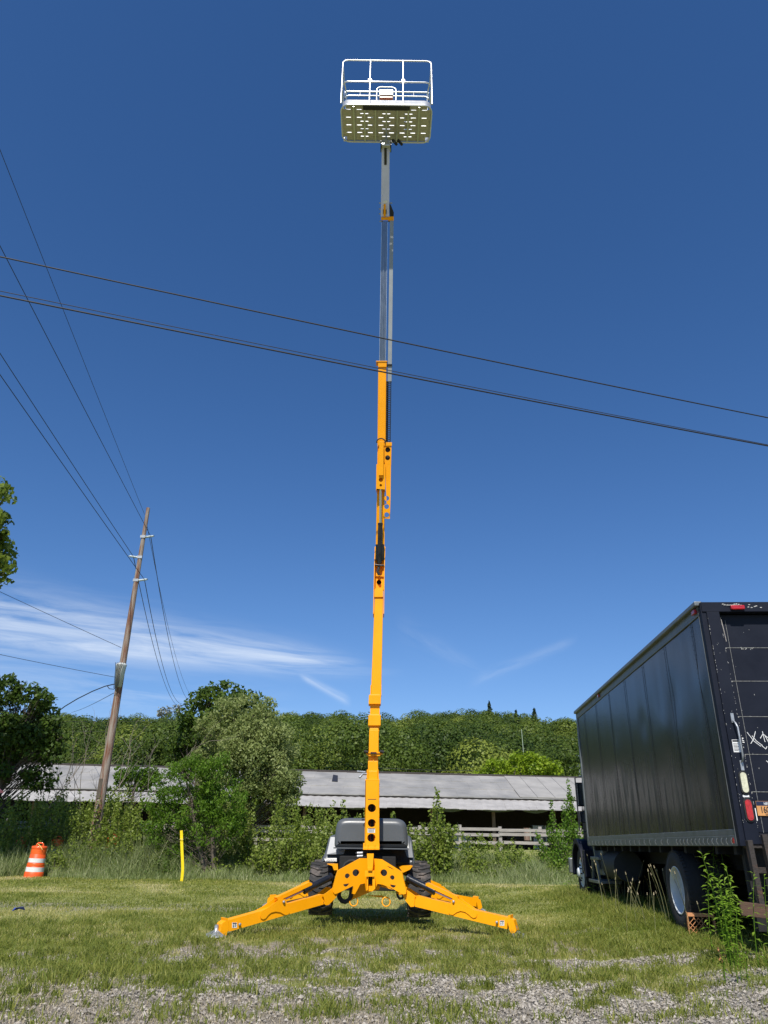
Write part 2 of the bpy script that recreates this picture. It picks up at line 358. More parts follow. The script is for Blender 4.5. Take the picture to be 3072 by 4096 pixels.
def groundmat():
    M = bpy.data.materials.new('ground_soil_grass'); M.use_nodes = True; t = M.node_tree; n = t.nodes; l = t.links; b = n['Principled BSDF']; b.inputs['Roughness'].default_value = .95; b.inputs['Specular IOR Level'].default_value = .2
    tc = n.new('ShaderNodeTexCoord')
    def noise(s, det=5, r=.6):
        q = n.new('ShaderNodeTexNoise'); q.inputs['Scale'].default_value = s; q.inputs['Detail'].default_value = det; q.inputs['Roughness'].default_value = r; l.new(tc.outputs['Object'], q.inputs['Vector']); return q.outputs[0]
    def ramp(v, *st):
        r = n.new('ShaderNodeValToRGB'); l.new(v, r.inputs[0]); el = r.color_ramp.elements
        el[0].position = st[0][0]; el[0].color = (*st[0][1], 1); el[1].position = st[-1][0]; el[1].color = (*st[-1][1], 1)
        for p, c in st[1:-1]: e = el.new(p); e.color = (*c, 1)
        return r.outputs[0]
    def mix(f, a, c):
        q = n.new('ShaderNodeMix'); q.data_type = 'RGBA'; l.new(f, q.inputs[0]); l.new(a, q.inputs[6]); l.new(c, q.inputs[7]); return q.outputs[2]
    grass = mix(ramp(noise(.5, 6), (.38, (0, 0, 0)), (.66, (1, 1, 1))), ramp(noise(22, 6, .75), (.3, (.10, .13, .025)), (.5, (.25, .27, .065)), (.72, (.43, .40, .18))), ramp(noise(30, 6, .75), (.3, (.13, .15, .04)), (.52, (.29, .295, .11)), (.74, (.46, .43, .24))))
    dirt = ramp(noise(14, 8, .75), (.3, (.17, .145, .11)), (.55, (.32, .28, .225)), (.75, (.47, .42, .35)))
    vo = n.new('ShaderNodeTexVoronoi'); vo.inputs['Scale'].default_value = 60; l.new(tc.outputs['Object'], vo.inputs['Vector'])
    sepc = n.new('ShaderNodeSeparateColor'); l.new(vo.outputs['Color'], sepc.inputs[0])
    grav = ramp(sepc.outputs[0], (0, (.12, .11, .095)), (.6, (.27, .25, .22)), (1, (.45, .42, .37)))
    ag = n.new('ShaderNodeAttribute'); ag.attribute_name = 'gravel'; ac = n.new('ShaderNodeAttribute'); ac.attribute_name = 'cover'
    base = mix(ag.outputs['Fac'], dirt, grav)
    ad = n.new('ShaderNodeMath'); ad.operation = 'ADD'; l.new(ac.outputs['Fac'], ad.inputs[0])
    mm = n.new('ShaderNodeMath'); mm.operation = 'MULTIPLY_ADD'; l.new(noise(16, 5, .7), mm.inputs[0]); mm.inputs[1].default_value = 1.3; mm.inputs[2].default_value = -.65; l.new(mm.outputs[0], ad.inputs[1])
    mr = n.new('ShaderNodeMapRange'); l.new(ad.outputs[0], mr.inputs[0]); mr.inputs[1].default_value = .42; mr.inputs[2].default_value = .72
    l.new(mix(mr.outputs[0], base, grass), b.inputs['Base Color'])
    bp = n.new('ShaderNodeBump'); bp.inputs['Strength'].default_value = .9; bp.inputs['Distance'].default_value = .03; l.new(noise(34, 6, .75), bp.inputs['Height']); l.new(bp.outputs[0], b.inputs['Normal'])
    return M
me.materials.append(groundmat()); go = bpy.data.objects.new('ground', me); COL.objects.link(go); tag(go, kind='structure')

# stones on the bare part
def scatter(n, x0, x1, y0, y1): return rng.uniform(x0, x1, n), rng.uniform(y0, y1, n)
sx, sy = scatter(120000, -5.5, 6, 5.2, 10.2)
keep = (np.abs(sx) < sy*.58+.8) & (rng.random(len(sx)) < (1-cover(sx, sy))*(.30+.70*gravel(sx, sy))*.8); sx = sx[keep]; sy = sy[keep]
k = len(sx); S = (.0045+.013*rng.random(k)**2.2)*(1+.6*(rng.random(k) > .95)); zc = gh(sx, sy)+S*.25
base = np.array([(1, 0, 0), (0, 1, 0), (-1, 0, 0), (0, -1, 0), (0, 0, 1), (0, 0, -1)], float)
P = base[None]*S[:, None, None]*rng.uniform(.55, 1.4, (k, 6, 3)); ang = rng.uniform(0, 6.28, k); ca, sa = np.cos(ang)[:, None], np.sin(ang)[:, None]
P = P+rng.normal(size=P.shape)*S[:, None, None]*.18
P = np.stack([P[..., 0]*ca-P[..., 1]*sa, P[..., 0]*sa+P[..., 1]*ca, P[..., 2]*.75], -1)+np.stack([sx, sy, zc], -1)[:, None]
tri = np.array([(0, 1, 4), (1, 2, 4), (2, 3, 4), (3, 0, 4), (1, 0, 5), (2, 1, 5), (3, 2, 5), (0, 3, 5)])
go = quads('gravel', P[:, tri].reshape(-1, 3), stonem, np.repeat(rng.random(k), 8), per=3); tag(go, 'loose grey crushed stone scattered over the bare foreground', 'gravel', kind='stuff')

# grass blades
def blades(x, y, h, w, lean, tint, z=None):
    n = len(x); z = gh(x, y) if z is None else z; a = rng.uniform(0, 6.28, n); b = rng.uniform(0, 6.28, n)
    wx, wy = np.cos(a)*w*.5, np.sin(a)*w*.5; lx, ly = np.cos(b)*lean*h, np.sin(b)*lean*h
    p = np.empty((n, 2, 4, 3)); z0 = z-.01; zm = z+h*.55; zt = z+h*np.sqrt(np.maximum(.1, 1-lean**2*.6))
    def pt(q, r, s, t): return np.stack([q, r, s], -1)
    p[:, 0, 0] = np.stack([x-wx, y-wy, z0], -1); p[:, 0, 1] = np.stack([x+wx, y+wy, z0], -1)
    mx_, my_ = x+lx*.35, y+ly*.35
    p[:, 0, 2] = np.stack([mx_+wx*.85, my_+wy*.85, zm], -1); p[:, 0, 3] = np.stack([mx_-wx*.85, my_-wy*.85, zm], -1)
    p[:, 1, 0] = p[:, 0, 3]; p[:, 1, 1] = p[:, 0, 2]; tx, ty = x+lx, y+ly
    p[:, 1, 2] = np.stack([tx+wx*.15, ty+wy*.15, zt], -1); p[:, 1, 3] = np.stack([tx-wx*.15, ty-wy*.15, zt], -1)
    return p.reshape(-1, 3), np.repeat(tint, 2)
VS = []; TS = []
for (y0, y1, dens, h0, w0) in ((5.3, 8, 3000, .032, .006), (8, 11, 2500, .034, .007), (11, 15, 1400, .038, .010), (15, 20, 640, .038, .015), (20, 27.6, 300, .042, .022)):
    xa, xb = -y1*.6-3.5, min(y1*.6+3.5, 12); n = int(dens*(xb-xa)*(y1-y0))
    x, y = scatter(n, xa, xb, y0, y1); ok = (np.abs(x) < y*.6+3.5) & (rng.random(n) < np.where(np.abs(x) < y*.57+1, 1, .5)); x, y = x[ok], y[ok]
    clum = fbm(x*3.2+7, y*3.2, 3); c = cover(x, y); ok = rng.random(len(x)) < np.clip(c*1.25-.22, 0, 1)**1.3*(.4+1.1*clum); x, y, clum = x[ok], y[ok], clum[ok]
    big = sst(.5, .72, fbm(x*.9+50, y*.9, 3)); hh = h0*(.5+1.0*clum+.6*big)*rng.uniform(.5, 1.5, len(x))
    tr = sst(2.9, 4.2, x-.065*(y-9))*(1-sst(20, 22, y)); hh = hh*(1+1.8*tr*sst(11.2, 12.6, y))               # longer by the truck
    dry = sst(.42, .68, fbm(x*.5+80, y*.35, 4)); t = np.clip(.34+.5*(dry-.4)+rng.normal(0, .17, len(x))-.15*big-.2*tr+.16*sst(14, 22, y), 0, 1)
    v, t = blades(x, y, hh, w0*rng.uniform(.6, 1.4, len(x)), rng.uniform(.2, 1.0, len(x)), t); VS.append(v); TS.append(t)
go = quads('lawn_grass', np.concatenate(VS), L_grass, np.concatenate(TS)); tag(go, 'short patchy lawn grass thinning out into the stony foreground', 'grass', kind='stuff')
# dead straw lying on the bare soil
n = 120000; x, y = scatter(n, -6, 6, 5.3, 12.5); c = cover(x, y); ok = (np.abs(x) < y*.57+.6) & (rng.random(n) < (1-c)*(1-.75*gravel(x, y))*.8+.12*(c < .6)); x, y = x[ok], y[ok]
v, t = blades(x, y, rng.uniform(.012, .035, len(x)), rng.uniform(.003, .006, len(x)), rng.uniform(1.2, 3.0, len(x)), np.clip(rng.normal(.8, .2, len(x)), 0, 1))
go = quads('dead_straw', v, leafmat('straw', (.16, .14, .07), (.30, .25, .15), (.50, .43, .30), .1), t); tag(go, 'dead straw and clippings on the bare soil', 'straw', kind='stuff')
# coarse tufts
VS = []; TS = []
cx_, cy_ = scatter(1500, -6, 5.5, 5.6, 13); ok = (np.abs(cx_) < cy_*.57+.5); cx_, cy_ = cx_[ok], cy_[ok]
for a, b in zip(cx_, cy_):
    c = float(cover(np.array([a]), np.array([b]))[0]);
    if c < .12 and rng.random() < .35: continue
    sm = .55 if c < .3 else 1.0; n = int(rng.integers(20, 65)*sm); r = rng.uniform(.03, .13)*sm; x = a+rng.normal(0, r, n); y = b+rng.normal(0, r, n)
    v, t = blades(x, y, rng.uniform(.05, .15, n)*sm, rng.uniform(.006, .012, n), rng.uniform(.3, 1.3, n), np.clip(rng.normal(.18, .13, n), 0, 1)); VS.append(v); TS.append(t)
go = quads('weed_tufts', np.concatenate(VS), L_grass, np.concatenate(TS)); tag(go, 'coarse darker tufts of grass and weeds poking through lawn and gravel', 'weeds', kind='stuff')
# tall unmown grass at the back and under the bushes
n = 95000; x, y = scatter(n, -18, 14, 26.2, 31.5); f = fbm(x*.8+3, y*.5, 3)
ok = (np.hypot(x+11.6, (y-26.4)*.8) > 1.0) & (rng.random(n) < .35+.9*f) & (y > 26.6+1.1*(fbm(x*.6+9, y*0+3, 3)-.5)+.4*np.sin(x*.8)); x, y, f = x[ok], y[ok], f[ok]
hh = (.12+.95*f**1.5*sst(26.3, 28, y)+.45*sst(-6, -8.5, x)*sst(27.6, 28.6, y))*rng.uniform(.4, 1.3, len(x))
v, t = blades(x, y, hh, rng.uniform(.011, .022, len(x)), rng.uniform(.1, .8, len(x)), np.clip(rng.normal(.5, .2, len(x))+.5*(fbm(x*.7+60, y*.7, 3)-.5), 0, 1))
go = quads('tall_grass', v, L_tall, t); tag(go, 'tall unmown grass along the edge of the mown field', 'tall grass', kind='stuff')
# ================================================================== HILL AND FOREST
SKYL = [(-900, 2868), (0, 2850), (250, 2845), (380, 2866), (579, 2850), (700, 2852), (1000, 2856), (1240, 2846), (1400, 2864), (1520, 2870), (1700, 2848), (1850, 2836), (1960, 2824), (2080, 2846), (2200, 2866), (2320, 2884), (2700, 2895), (3900, 2910)]
_u = []; _h = []
for px, py in SKYL: p = atY(px, py, 300); _u.append(p.x/300); _h.append(p.z-14.0)
def hillz(x, y):
    u = x/np.maximum(y, 1); H = np.interp(u, _u, _h)
    t = np.clip((y-80)/215, 0, 1.0); zz = .95+(H-.95)*(t**1.15*.75+.25*t*t*(3-2*t))
    zz = zz*(1-.6*sst(330, 700, y)); return zz+3*(fbm(x*.02+4, y*.02, 3)-.5)*t-.4*(1-sst(80, 90, y))
us = np.linspace(-1.9, 1.9, 150); ds = np.concatenate([np.linspace(78, 330, 70), np.linspace(350, 900, 16)])
Uu, Dd = np.meshgrid(us, ds); XX = Uu*Dd; ZZ = hillz(XX, Dd)
b_ = MB(); nx2, ny2 = len(us), len(ds)
b_.add([tuple(p) for p in np.stack([XX, Dd, ZZ], -1).reshape(-1, 3)], [(j*nx2+i, j*nx2+i+1, (j+1)*nx2+i+1, (j+1)*nx2+i) for j in range(ny2-1) for i in range(nx2-1)], True)
tag(b_.build('hill', mat('forest_floor', (.03, .045, .015), .95, 0, .4, .3)), kind='structure')
gy, gx = np.meshgrid(np.arange(84, 316, 6.2), np.arange(-250, 250, 6.2), indexing='ij'); gx = gx+3.1*((np.arange(gx.shape[0]) % 2)[:, None])
gx = gx.ravel()+rng.uniform(-2.6, 2.6, gx.size); gy = gy.ravel()+rng.uniform(-3.2, 3.2, gy.size)
ok = (gx/gy > -.72) & (gx/gy < .66); gx, gy = gx[ok], gy[ok]; gz = hillz(gx, gy)
C_, O_, S_, T_ = [], [], [], []
for x, y, z in zip(gx, gy, gz):
    far = y > 262; r = rng.uniform(2.5, 5.2)*(.75 if far else 1); tt = np.clip(rng.normal(.40, .22)-(.25 if rng.random() < .16 else 0)+(.22 if rng.random() < .12 else 0), 0, 1); s = .23+(y-84)/230*.17
    hgt = (rng.uniform(4.5, 10) if not far else rng.uniform(5.5, 9.5)); pts_ = [(0, 0, .35*r, .62*r)]
    for k_ in range(7):
        a = k_*.9+rng.uniform(-.4, .4)+x; pts_.append((math.cos(a)*.55*r, math.sin(a)*.55*r, rng.uniform(-.35, .38)*r, r*rng.uniform(.36, .55)))
    for ox, oy, oz, rr in pts_:
        n = int(9.5*rr*rr/s/s*.8); d = nrm(rng.normal(size=(n, 3))); d = d[((d[:, 1] < .3) | (d[:, 2] > .3)) & (d[:, 2] > -.6)]
        C_.append(np.array([x+ox, y+oy, z+hgt+oz])+d*rr*(1+rng.normal(0, .06, (len(d), 1)))*np.array([1, 1, .85+.35*(r < 3.6)])); O_.append(d); S_.append(np.full(len(d), s)); T_.append(np.clip(tt+rng.normal(0, .11, len(d)), 0, 1))
C_, O_, S_, T_ = map(np.concatenate, (C_, O_, S_, T_))
go = quads('forest', leafquads(C_, O_, S_*1.25, .85, .8, .1), L_forest, T_); tag(go, 'dense green deciduous forest covering the hillside behind the shed', 'forest', kind='stuff')

# ================================================================== TREES AND BUSHES
def zc(px, py, Yd): return (atY(px, py, Yd)-cC).dot(cF)
def limb(mb, a, b, r0_, r1_, n=6, bend=.08):
    a = Vector(a); b = Vector(b); L_ = (b-a).length; o = Vector((random.uniform(-1, 1), random.uniform(-1, 1), random.uniform(-.3, .6)))*L_*bend
    pts = [a.lerp(b, t)+o*math.sin(t*math.pi) for t in (0, .25, .5, .75, 1)]
    mb.tube(pts, r0_, n, r2=r1_)
def tree(name, label, cat, base, Yd, blobs, lm, ls, dens, tr=.12, group=None, bark=None, cl=.34, asp=.6, droop=.3, split=.45, spread=.5, lean=0, stems=1, flat=.45, tint=.45, nlimb=1.0):
    """blobs: (px, py, half width px, half height px) seen at distance Yd"""
    bx_, by_ = base; bz = g1(bx_, by_); root = empty(name, (bx_, by_, bz), label, cat, group)
    C, O, T = [], [], []; tops = []
    for bpx, bpy_, rw, rh in blobs:
        k = zc(bpx, bpy_, Yd)/FPX; yd = Yd+random.uniform(-spread, spread)*rw*k; c = np.array(atY(bpx, bpy_, yd)); rad = np.array([rw*k, rw*k*.8, rh*k])*1.1
        nc = max(3, int(19*nlimb)); m_ = min(rad)
        for i in range(nc):
            dd = nrm(rng.normal(size=3)); cc = c+dd*rad*(.42+.50*rng.random()**.5); cr = np.array([1, 1, .75])*m_*cl*rng.uniform(.7, 1.35)*1.25
            n = int(dens*cr[0]*cr[1]*24/(ls*ls)); p, o_ = clump_pts(cc, cr, max(8, n)); C.append(p); O.append(o_); T.append(np.clip(tint+rng.normal(0, .12)+rng.normal(0, .14, len(p)), 0, 1)); tops.append((cc, cr[0]))
        n = int(dens*rad[0]*rad[2]*5/(ls*ls)); p, o_ = clump_pts(c, rad*.9, n, .3); C.append(p); O.append(o_); T.append(np.clip(tint+rng.normal(0, .15, len(p)), 0, 1))
    C, O, T = map(np.concatenate, (C, O, T)); ok = C[:, 2] > gh(C[:, 0], C[:, 1])+.03; C, O, T = C[ok], O[ok], T[ok]
    quads('crown', leafquads(C, O, ls, asp, flat, droop), lm, T, root)
    mb = MB(); zmin = min(t[0][2] for t in tops); zmax = max(t[0][2] for t in tops); B = Vector((bx_, by_, bz-.1))
    for q in range(stems):
        cen = np.mean([t[0] for t in tops], 0); off = Vector((random.uniform(-.3, .3), 0, 0))*(stems > 1)*3
        mid = Vector((bx_+(cen[0]-bx_)*.4+lean, by_+(cen[1]-by_)*.4, bz+(zmax-bz)*split))+off
        top = Vector((cen[0], cen[1], bz+(zmax-bz)*.86))+off
        limb(mb, B+off*.3, mid, tr, tr*.72, 8, .03); limb(mb, mid, top, tr*.72, tr*.22, 7, .05)
        for t, r in tops[q::stems]:
            if random.random() > .5: continue
            f = min(.95, max(.05, (t[2]-bz)/(zmax-bz)-.25)); a = (B+off*.3).lerp(mid, min(1, f/split)) if f < split else mid.lerp(top, (f-split)/(1-split))
            limb(mb, a, t, tr*.12*(1.1-f), tr*.035, 5, .1)
    mb.build('trunk', bark or barkm, root)
    return root
tree('locust_tree', 'large dark green tree at the left edge of the field, behind the orange barrel', 'tree', (-15.2, 31), 31,
     [(60, 2830, 75, 85), (0, 2780, 70, 60), (165, 2850, 55, 50), (215, 2890, 45, 40), (120, 2960, 110, 90), (20, 2960, 100, 90), (210, 3010, 50, 60), (60, 3080, 110, 60), (-60, 2900, 110, 120), (150, 3110, 70, 45), (235, 2960, 40, 50), (150, 2790, 60, 45), (40, 2740, 55, 40)], L_dark, .17, .55, .26, cl=.36, droop=.4, tint=.4)
tree('locust_tree', 'dark green tree rising behind the pale silvery tree, left of the boom', 'tree', (-8.6, 37), 37,
     [(900, 2770, 80, 45), (830, 2800, 60, 50), (800, 2870, 80, 60), (985, 2800, 60, 45), (760, 2950, 75, 60), (715, 2990, 45, 50), (1050, 2860, 50, 40), (900, 2850, 100, 60), (740, 3060, 60, 60)], L_dark, .2, .55, .26, cl=.36, tint=.62)
tree('willow_tree', 'broad pale silvery green tree in front of the shed, left of the boom', 'tree', (-6.0, 33.5), 33.5,
     [(960, 2830, 95, 60), (910, 2930, 110, 80), (1040, 2930, 100, 90), (870, 3040, 110, 90), (1010, 3040, 120, 100), (1110, 3060, 75, 80), (1100, 3150, 90, 55), (1175, 3120, 35, 35), (960, 3150, 110, 60), (1120, 3000, 70, 60), (1160, 3190, 50, 40), (1020, 3190, 110, 50), (880, 3160, 90, 60), (1090, 3120, 110, 80), (1000, 3000, 120, 90), (940, 3240, 110, 60), (1080, 3240, 90, 50), (1060, 2830, 45, 40), (830, 2900, 45, 50)], L_silver, .14, .8, .22, cl=.33, asp=.45, tint=.5)
tree('sumac_tree', 'bright green bushy tree just behind the yellow marker post', 'tree', (-5.7, 28.3), 28.3,
     [(760, 3110, 95, 70), (680, 3150, 80, 60), (860, 3090, 80, 60), (640, 3220, 60, 50), (760, 3230, 130, 80), (890, 3200, 100, 80), (700, 3320, 110, 70), (850, 3320, 110, 80), (940, 3280, 50, 60), (760, 3420, 100, 50), (620, 3330, 40, 40)], L_bright, .12, .7, .10, cl=.3, asp=.38, stems=2, droop=.7, tint=.45)
tree('round_tree', 'small round topped tree in front of the grey roof, right of the utility pole', 'tree', (-11.0, 35.2), 35.2,
     [(545, 3090, 65, 32), (500, 3110, 35, 30), (600, 3110, 40, 30), (560, 3130, 50, 25)], L_bright, .13, .65, .07, cl=.45, tint=.3, split=.8)
tree('poplar_tree', 'tall tree cut by the left edge, only its leafy side showing high above', 'tree', (-17.6, 23.0), 23,
     [(-65, 1985, 120, 70), (-45, 2080, 80, 50), (-55, 2190, 115, 75), (-25, 2265, 75, 65), (-160, 2120, 150, 150), (-160, 2300, 130, 120), (-260, 2200, 170, 200), (-230, 2450, 160, 120), (-330, 2000, 150, 150), (-210, 1900, 130, 130), (-30, 2150, 50, 45)], L_poplar, .17, .5, .3, cl=.36, asp=.8, tint=.3)
def shoots(lst, ls, per_m, rad):
    """upright shoots (x, y, z, h, dx, dy) clothed in leaves"""
    C, O = [], []
    for x, y, z, h, dx, dy in lst:
        n = max(6, int(per_m*h)); t = .1+.9*rng.random(n)**.8; a = rng.uniform(0, 6.28, n); q = rad*rng.random(n)**.6*(1.15-.75*t)
        C.append(np.stack([x+dx*t**1.4+np.cos(a)*q, y+dy*t**1.4+np.sin(a)*q, z+h*t+rng.normal(0, .03, n)], -1)); O.append(np.stack([np.cos(a), np.sin(a), np.full(n, .5)], -1))
    return np.concatenate(C), np.concatenate(O)
def shrub(name, label, cat, px, Yd, top, hw, n, lm, tn, group, ls=.085, dens=60, rad=.24):
    p = atY(px, 3450, Yd); z = g1(p.x, Yd); h = atY(px, top, Yd).z-z; w = hw*zc(px, 3300, Yd)/FPX; root = empty(name, (p.x, Yd, z), label, cat, group); L_ = []; st = MB()
    for i in range(n):
        f = 0 if i == 0 else random.random()**.7; a = random.uniform(0, 6.28); hh = h*(1 if i == 0 else random.uniform(.35, 1.0)*(1-.45*f)); bx0 = p.x+math.cos(a)*f*w*.45; by0 = Yd+math.sin(a)*f*w*.4; dx = math.cos(a)*f*w*.6; dy = math.sin(a)*f*w*.5
        L_.append((bx0, by0, z, hh, dx, dy)); st.tube([(bx0+dx*t**1.4, by0+dy*t**1.4, z-.05+hh*t) for t in np.linspace(0, .96, 5)], .016, 4, r2=.004)
    C, O = shoots(L_, ls, dens, rad*min(1.3, .6+w*.45)); T = np.clip(tn+.25*(fbm(C[:, 0]*2, C[:, 2]*2, 2)-.5)+rng.normal(0, .17, len(C)), 0, 1)
    quads('crown', leafquads(C, O, ls, .8, .45, .35), lm, T, root); st.build('stem', barkm, root)
shrub('poplar_sapling', 'slender leafy poplar to the right of the lift, in front of the open shed', 'tree', 1752, 28.4, 3152, 90, 30, L_poplar, .5, 'poplar saplings', .095, 85, .30)
sap = [('poplar sapling just left of the grey engine cover', 1290, 3240, 28.6), ('poplar sapling rising highest at the roof edge, left of the boom', 1365, 3200, 29.0), ('poplar sapling straight behind the yellow mast', 1460, 3235, 29.3),
       ('poplar sapling leaning right of the mast above the engine cover', 1570, 3245, 29.0), ('poplar sapling standing farther left, in front of the silvery tree', 1180, 3240, 28.4), ('low wide poplar sapling between the bright sumac and the lift', 1080, 3265, 28.2), ('poplar sapling beside the right side of the engine cover', 1640, 3290, 28.9)]
for lb, px, py, Yd in sap: shrub('poplar_sapling', lb, 'tree', px, Yd, py, 75, 24, L_poplar, random.uniform(.4, .62), 'poplar saplings', .09, 75, .27)
bush = [('leafy bush behind and above the orange barrel', 125, 3190, 95, 29.5, L_poplar, .55), ('bush at the far left edge below the pink cloth', 0, 3230, 90, 28.8, L_poplar, .45), ('low bush on the grass edge half covering a hidden orange drum', 232, 3385, 50, 27.9, L_poplar, .5), ('tangled bush left of the utility pole foot', 290, 3230, 90, 30.5, L_silver, .25),
        ('low bush left of the sumac tree, in front of the pole', 520, 3240, 80, 28.6, L_poplar, .5), ('bush right behind the hidden orange drum', 430, 3330, 70, 29.6, L_poplar, .35), ('dark bush under the bright sumac tree', 660, 3390, 100, 28.0, L_dark, .7),
        ('bush between sumac tree and silvery tree', 1000, 3190, 80, 29.5, L_poplar, .45), ('green bush by the truck cab, in front of the shed', 2225, 3195, 75, 30.5, L_bright, .45), ('taller bush at the truck front, touching the cab', 2300, 3120, 60, 31.5, L_bright, .5),
        ('low bush in front of the wooden fence', 2060, 3350, 80, 29.5, L_poplar, .55), ('small bush at the fence, left part', 1890, 3370, 70, 29.3, L_poplar, .6), ('bush low beside the truck front wheel', 2240, 3340, 75, 29.8, L_bright, .5),
        ('young bush right of the pole in front of the shed eave', 480, 3140, 45, 32.0, L_poplar, .3), ('thin leafy bush in front of the grey roof, left of the pole', 215, 3090, 60, 32.5, L_poplar, .5)]
for lb, px, top, hw, Yd, lm, tn in bush: shrub('bush', lb, 'bush', px, Yd, top, hw, 26, lm, tn, 'bushes along the field edge')
def bare(label, px, Yd, h, n, sp):
    p = atY(px, 3450, Yd); z = g1(p.x, Yd); root = empty('bare_shrub', (p.x, Yd, z), label, 'shrub', 'bare grey shrubs'); mb = MB()
    def br(a, d, L_, r, dep):
        pts = [a]; q = a
        for i in range(4):
            d = (d+Vector((random.gauss(0, .16), random.gauss(0, .16), random.gauss(.04, .1)))).normalized(); q = q+d*L_/4; pts.append(q)
            if dep and i > 0 and random.random() < .85: br(q, (d+Vector((random.uniform(-.8, .8), random.uniform(-.8, .8), random.uniform(-.1, .5)))).normalized(), L_*random.uniform(.35, .65), r*.55, dep-1)
        mb.tube(pts, r, 4, r2=r*.35, cap=False)
    for i in range(n): br(Vector((p.x+random.uniform(-sp, sp), Yd+random.uniform(-sp, sp), z)), Vector((random.uniform(-.35, .35), random.uniform(-.3, .3), 1)).normalized(), h*random.uniform(.7, 1.05), .028, 3)
    mb.build('stem', twigm, root)
bare('bare grey shrub with forking twigs, left of the utility pole', 330, 32.5, 3.8, 4, .5); bare('bare twiggy shrub directly right of the utility pole', 455, 33, 3.6, 3, .35); bare('leafless shrub standing between dark tree and bare grey shrub', 190, 31.8, 3.0, 4, .6)
# undergrowth: uncountable brush filling the edge
n = 1900; x = rng.uniform(-19, 15, n); y = rng.uniform(27.9, 32.5, n); hm = (.45+2.0*fbm(x*.5+30, y*.25, 3)**1.3+.55*sst(1.5, -1.5, x)+.2*sst(-6, -8, x))*sst(27.5, 29.2, y)*(1-.5*sst(2.4, 3.6, x))*rng.uniform(.6, 1.15, n)
keep_ = fbm(x*.9+70, y*.9, 2) > .40; x, y, hm = x[keep_], y[keep_], hm[keep_]
C, O = shoots([(a, b, g1(a, b), h, random.gauss(0, .15), random.gauss(0, .1)) for a, b, h in zip(x, y, hm)], .085, 40, .2)
T = np.clip(.46+.7*(fbm(C[:, 0]*.6+3, C[:, 1]*.6, 3)-.5)+rng.normal(0, .19, len(C)), 0, 1)
go = quads('undergrowth', leafquads(C, O, .085, .75, .4, .3), L_poplar, T); tag(go, 'tangled green undergrowth filling the strip behind the mown field', 'undergrowth', kind='stuff')
tree('lime_tree', 'light yellow green tree behind the shed ridge, beside the far wooden pole', 'tree', (9.8, 66), 66, [(1990, 3075, 60, 35), (2070, 3065, 70, 45), (2140, 3060, 60, 45), (2205, 3085, 45, 35), (1930, 3095, 40, 25)], L_lime, .26, .7, .3, cl=.4, tint=.4)
def pine(label, px, py, Yd, h, r):
    p = atY(px, py, Yd); root = empty('pine_tree', (p.x, Yd, p.z-h), label, 'pine tree', 'dark pines on the ridge'); C, O = [], []
    for i in range(26):
        t = i/26; zz = p.z-.3-t*h*.95; rr = r*(t*.95+.05); n = int(12+70*t); a = rng.uniform(0, 6.28, n); q = rr*rng.uniform(.2, 1.1, n)
        C.append(np.stack([p.x+np.cos(a)*q, Yd+np.sin(a)*q, zz-q*.25+rng.normal(0, .25, n)], -1)); O.append(np.stack([np.cos(a)*.6, np.sin(a)*.6, np.ones(n)*.7], -1))
    C = np.concatenate(C); quads('crown', leafquads(C, np.concatenate(O), .95, .5, .6, .4), L_pine, rng.random(len(C)), root)
    MB().tube([(p.x, Yd, p.z-h), (p.x, Yd, p.z-.5)], .28, 6, r2=.04).build('trunk', barkm, root)
pine('dark pine on the ridge, left one of the three spires', 1957, 2806, 240, 13, 3.6); pine('dark pine on the ridge, middle of the three spires', 2063, 2838, 235, 13, 3.6); pine('dark pine on the ridge, right one of the three spires', 2136, 2834, 230, 12, 4.0)
tree('grey_tree', 'pale grey sparse tree on the skyline left of the dark locust tree', 'tree', (-62, 215), 215, [(690, 2838, 45, 22), (660, 2850, 30, 18)], leafmat('grey_leaves', (.16, .17, .12), (.24, .25, .19), (.32, .32, .26), .1), .8, .25, .4, cl=.4, tint=.5)
# ================================================================== SHED
YW = .13
def shp(x, off, z): return (x, 50+YW*(x+5.1)+off, z)      # off: metres behind the eave line
zeave = 4.02; xL, xR = -26.0, 34.0
sh = empty('market_shed', (0, 53, 0.95), 'long grey roofed open shed running across behind the bushes', 'shed')
rf = MB(); npan = 56
for i in range(npan):
    x0 = xL+(xR-xL)*i/npan; x1 = xL+(xR-xL)*(i+1)/npan
    for j in range(3):
        a, b = j/3, (j+1)/3; lift = .012*((i+j) % 2)+.012*j
        def rp(x, t, d=0): return shp(x, t*6.2, zeave+t*1.82+d)
        rf.hexa([rp(x0, a, lift+.05), rp(x1, a, lift+.05), rp(x1, b+.01, lift+.03), rp(x0, b+.01, lift+.03), rp(x0, a, lift-.02), rp(x1, a, lift-.02), rp(x1, b+.01, lift-.03), rp(x0, b+.01, lift-.03)])
rf.build('roof', roofm, sh)
rb = MB(); rb.hexa([shp(xL, 6.2, zeave+1.82), shp(xR, 6.2, zeave+1.82), shp(xR, 12.4, zeave), shp(xL, 12.4, zeave), shp(xL, 6.2, zeave+1.74), shp(xR, 6.2, zeave+1.74), shp(xR, 12.4, zeave-.08), shp(xL, 12.4, zeave-.08)]); rb.build('roof', roofm, sh)
pp = MB(); 
for i in range(8): 
    x0 = 9.2+i*1.2; pp.hexa([rp(x0, 0, .12), rp(x0+1.17, 0, .12), rp(x0+1.17, .995, .10), rp(x0, .995, .10), rp(x0, 0, .075), rp(x0+1.17, 0, .075), rp(x0+1.17, .995, .07), rp(x0, .995, .07)])
tag(pp.build('roof_panel', roofm2, sh), 'newer pale roof sheets at the right end')
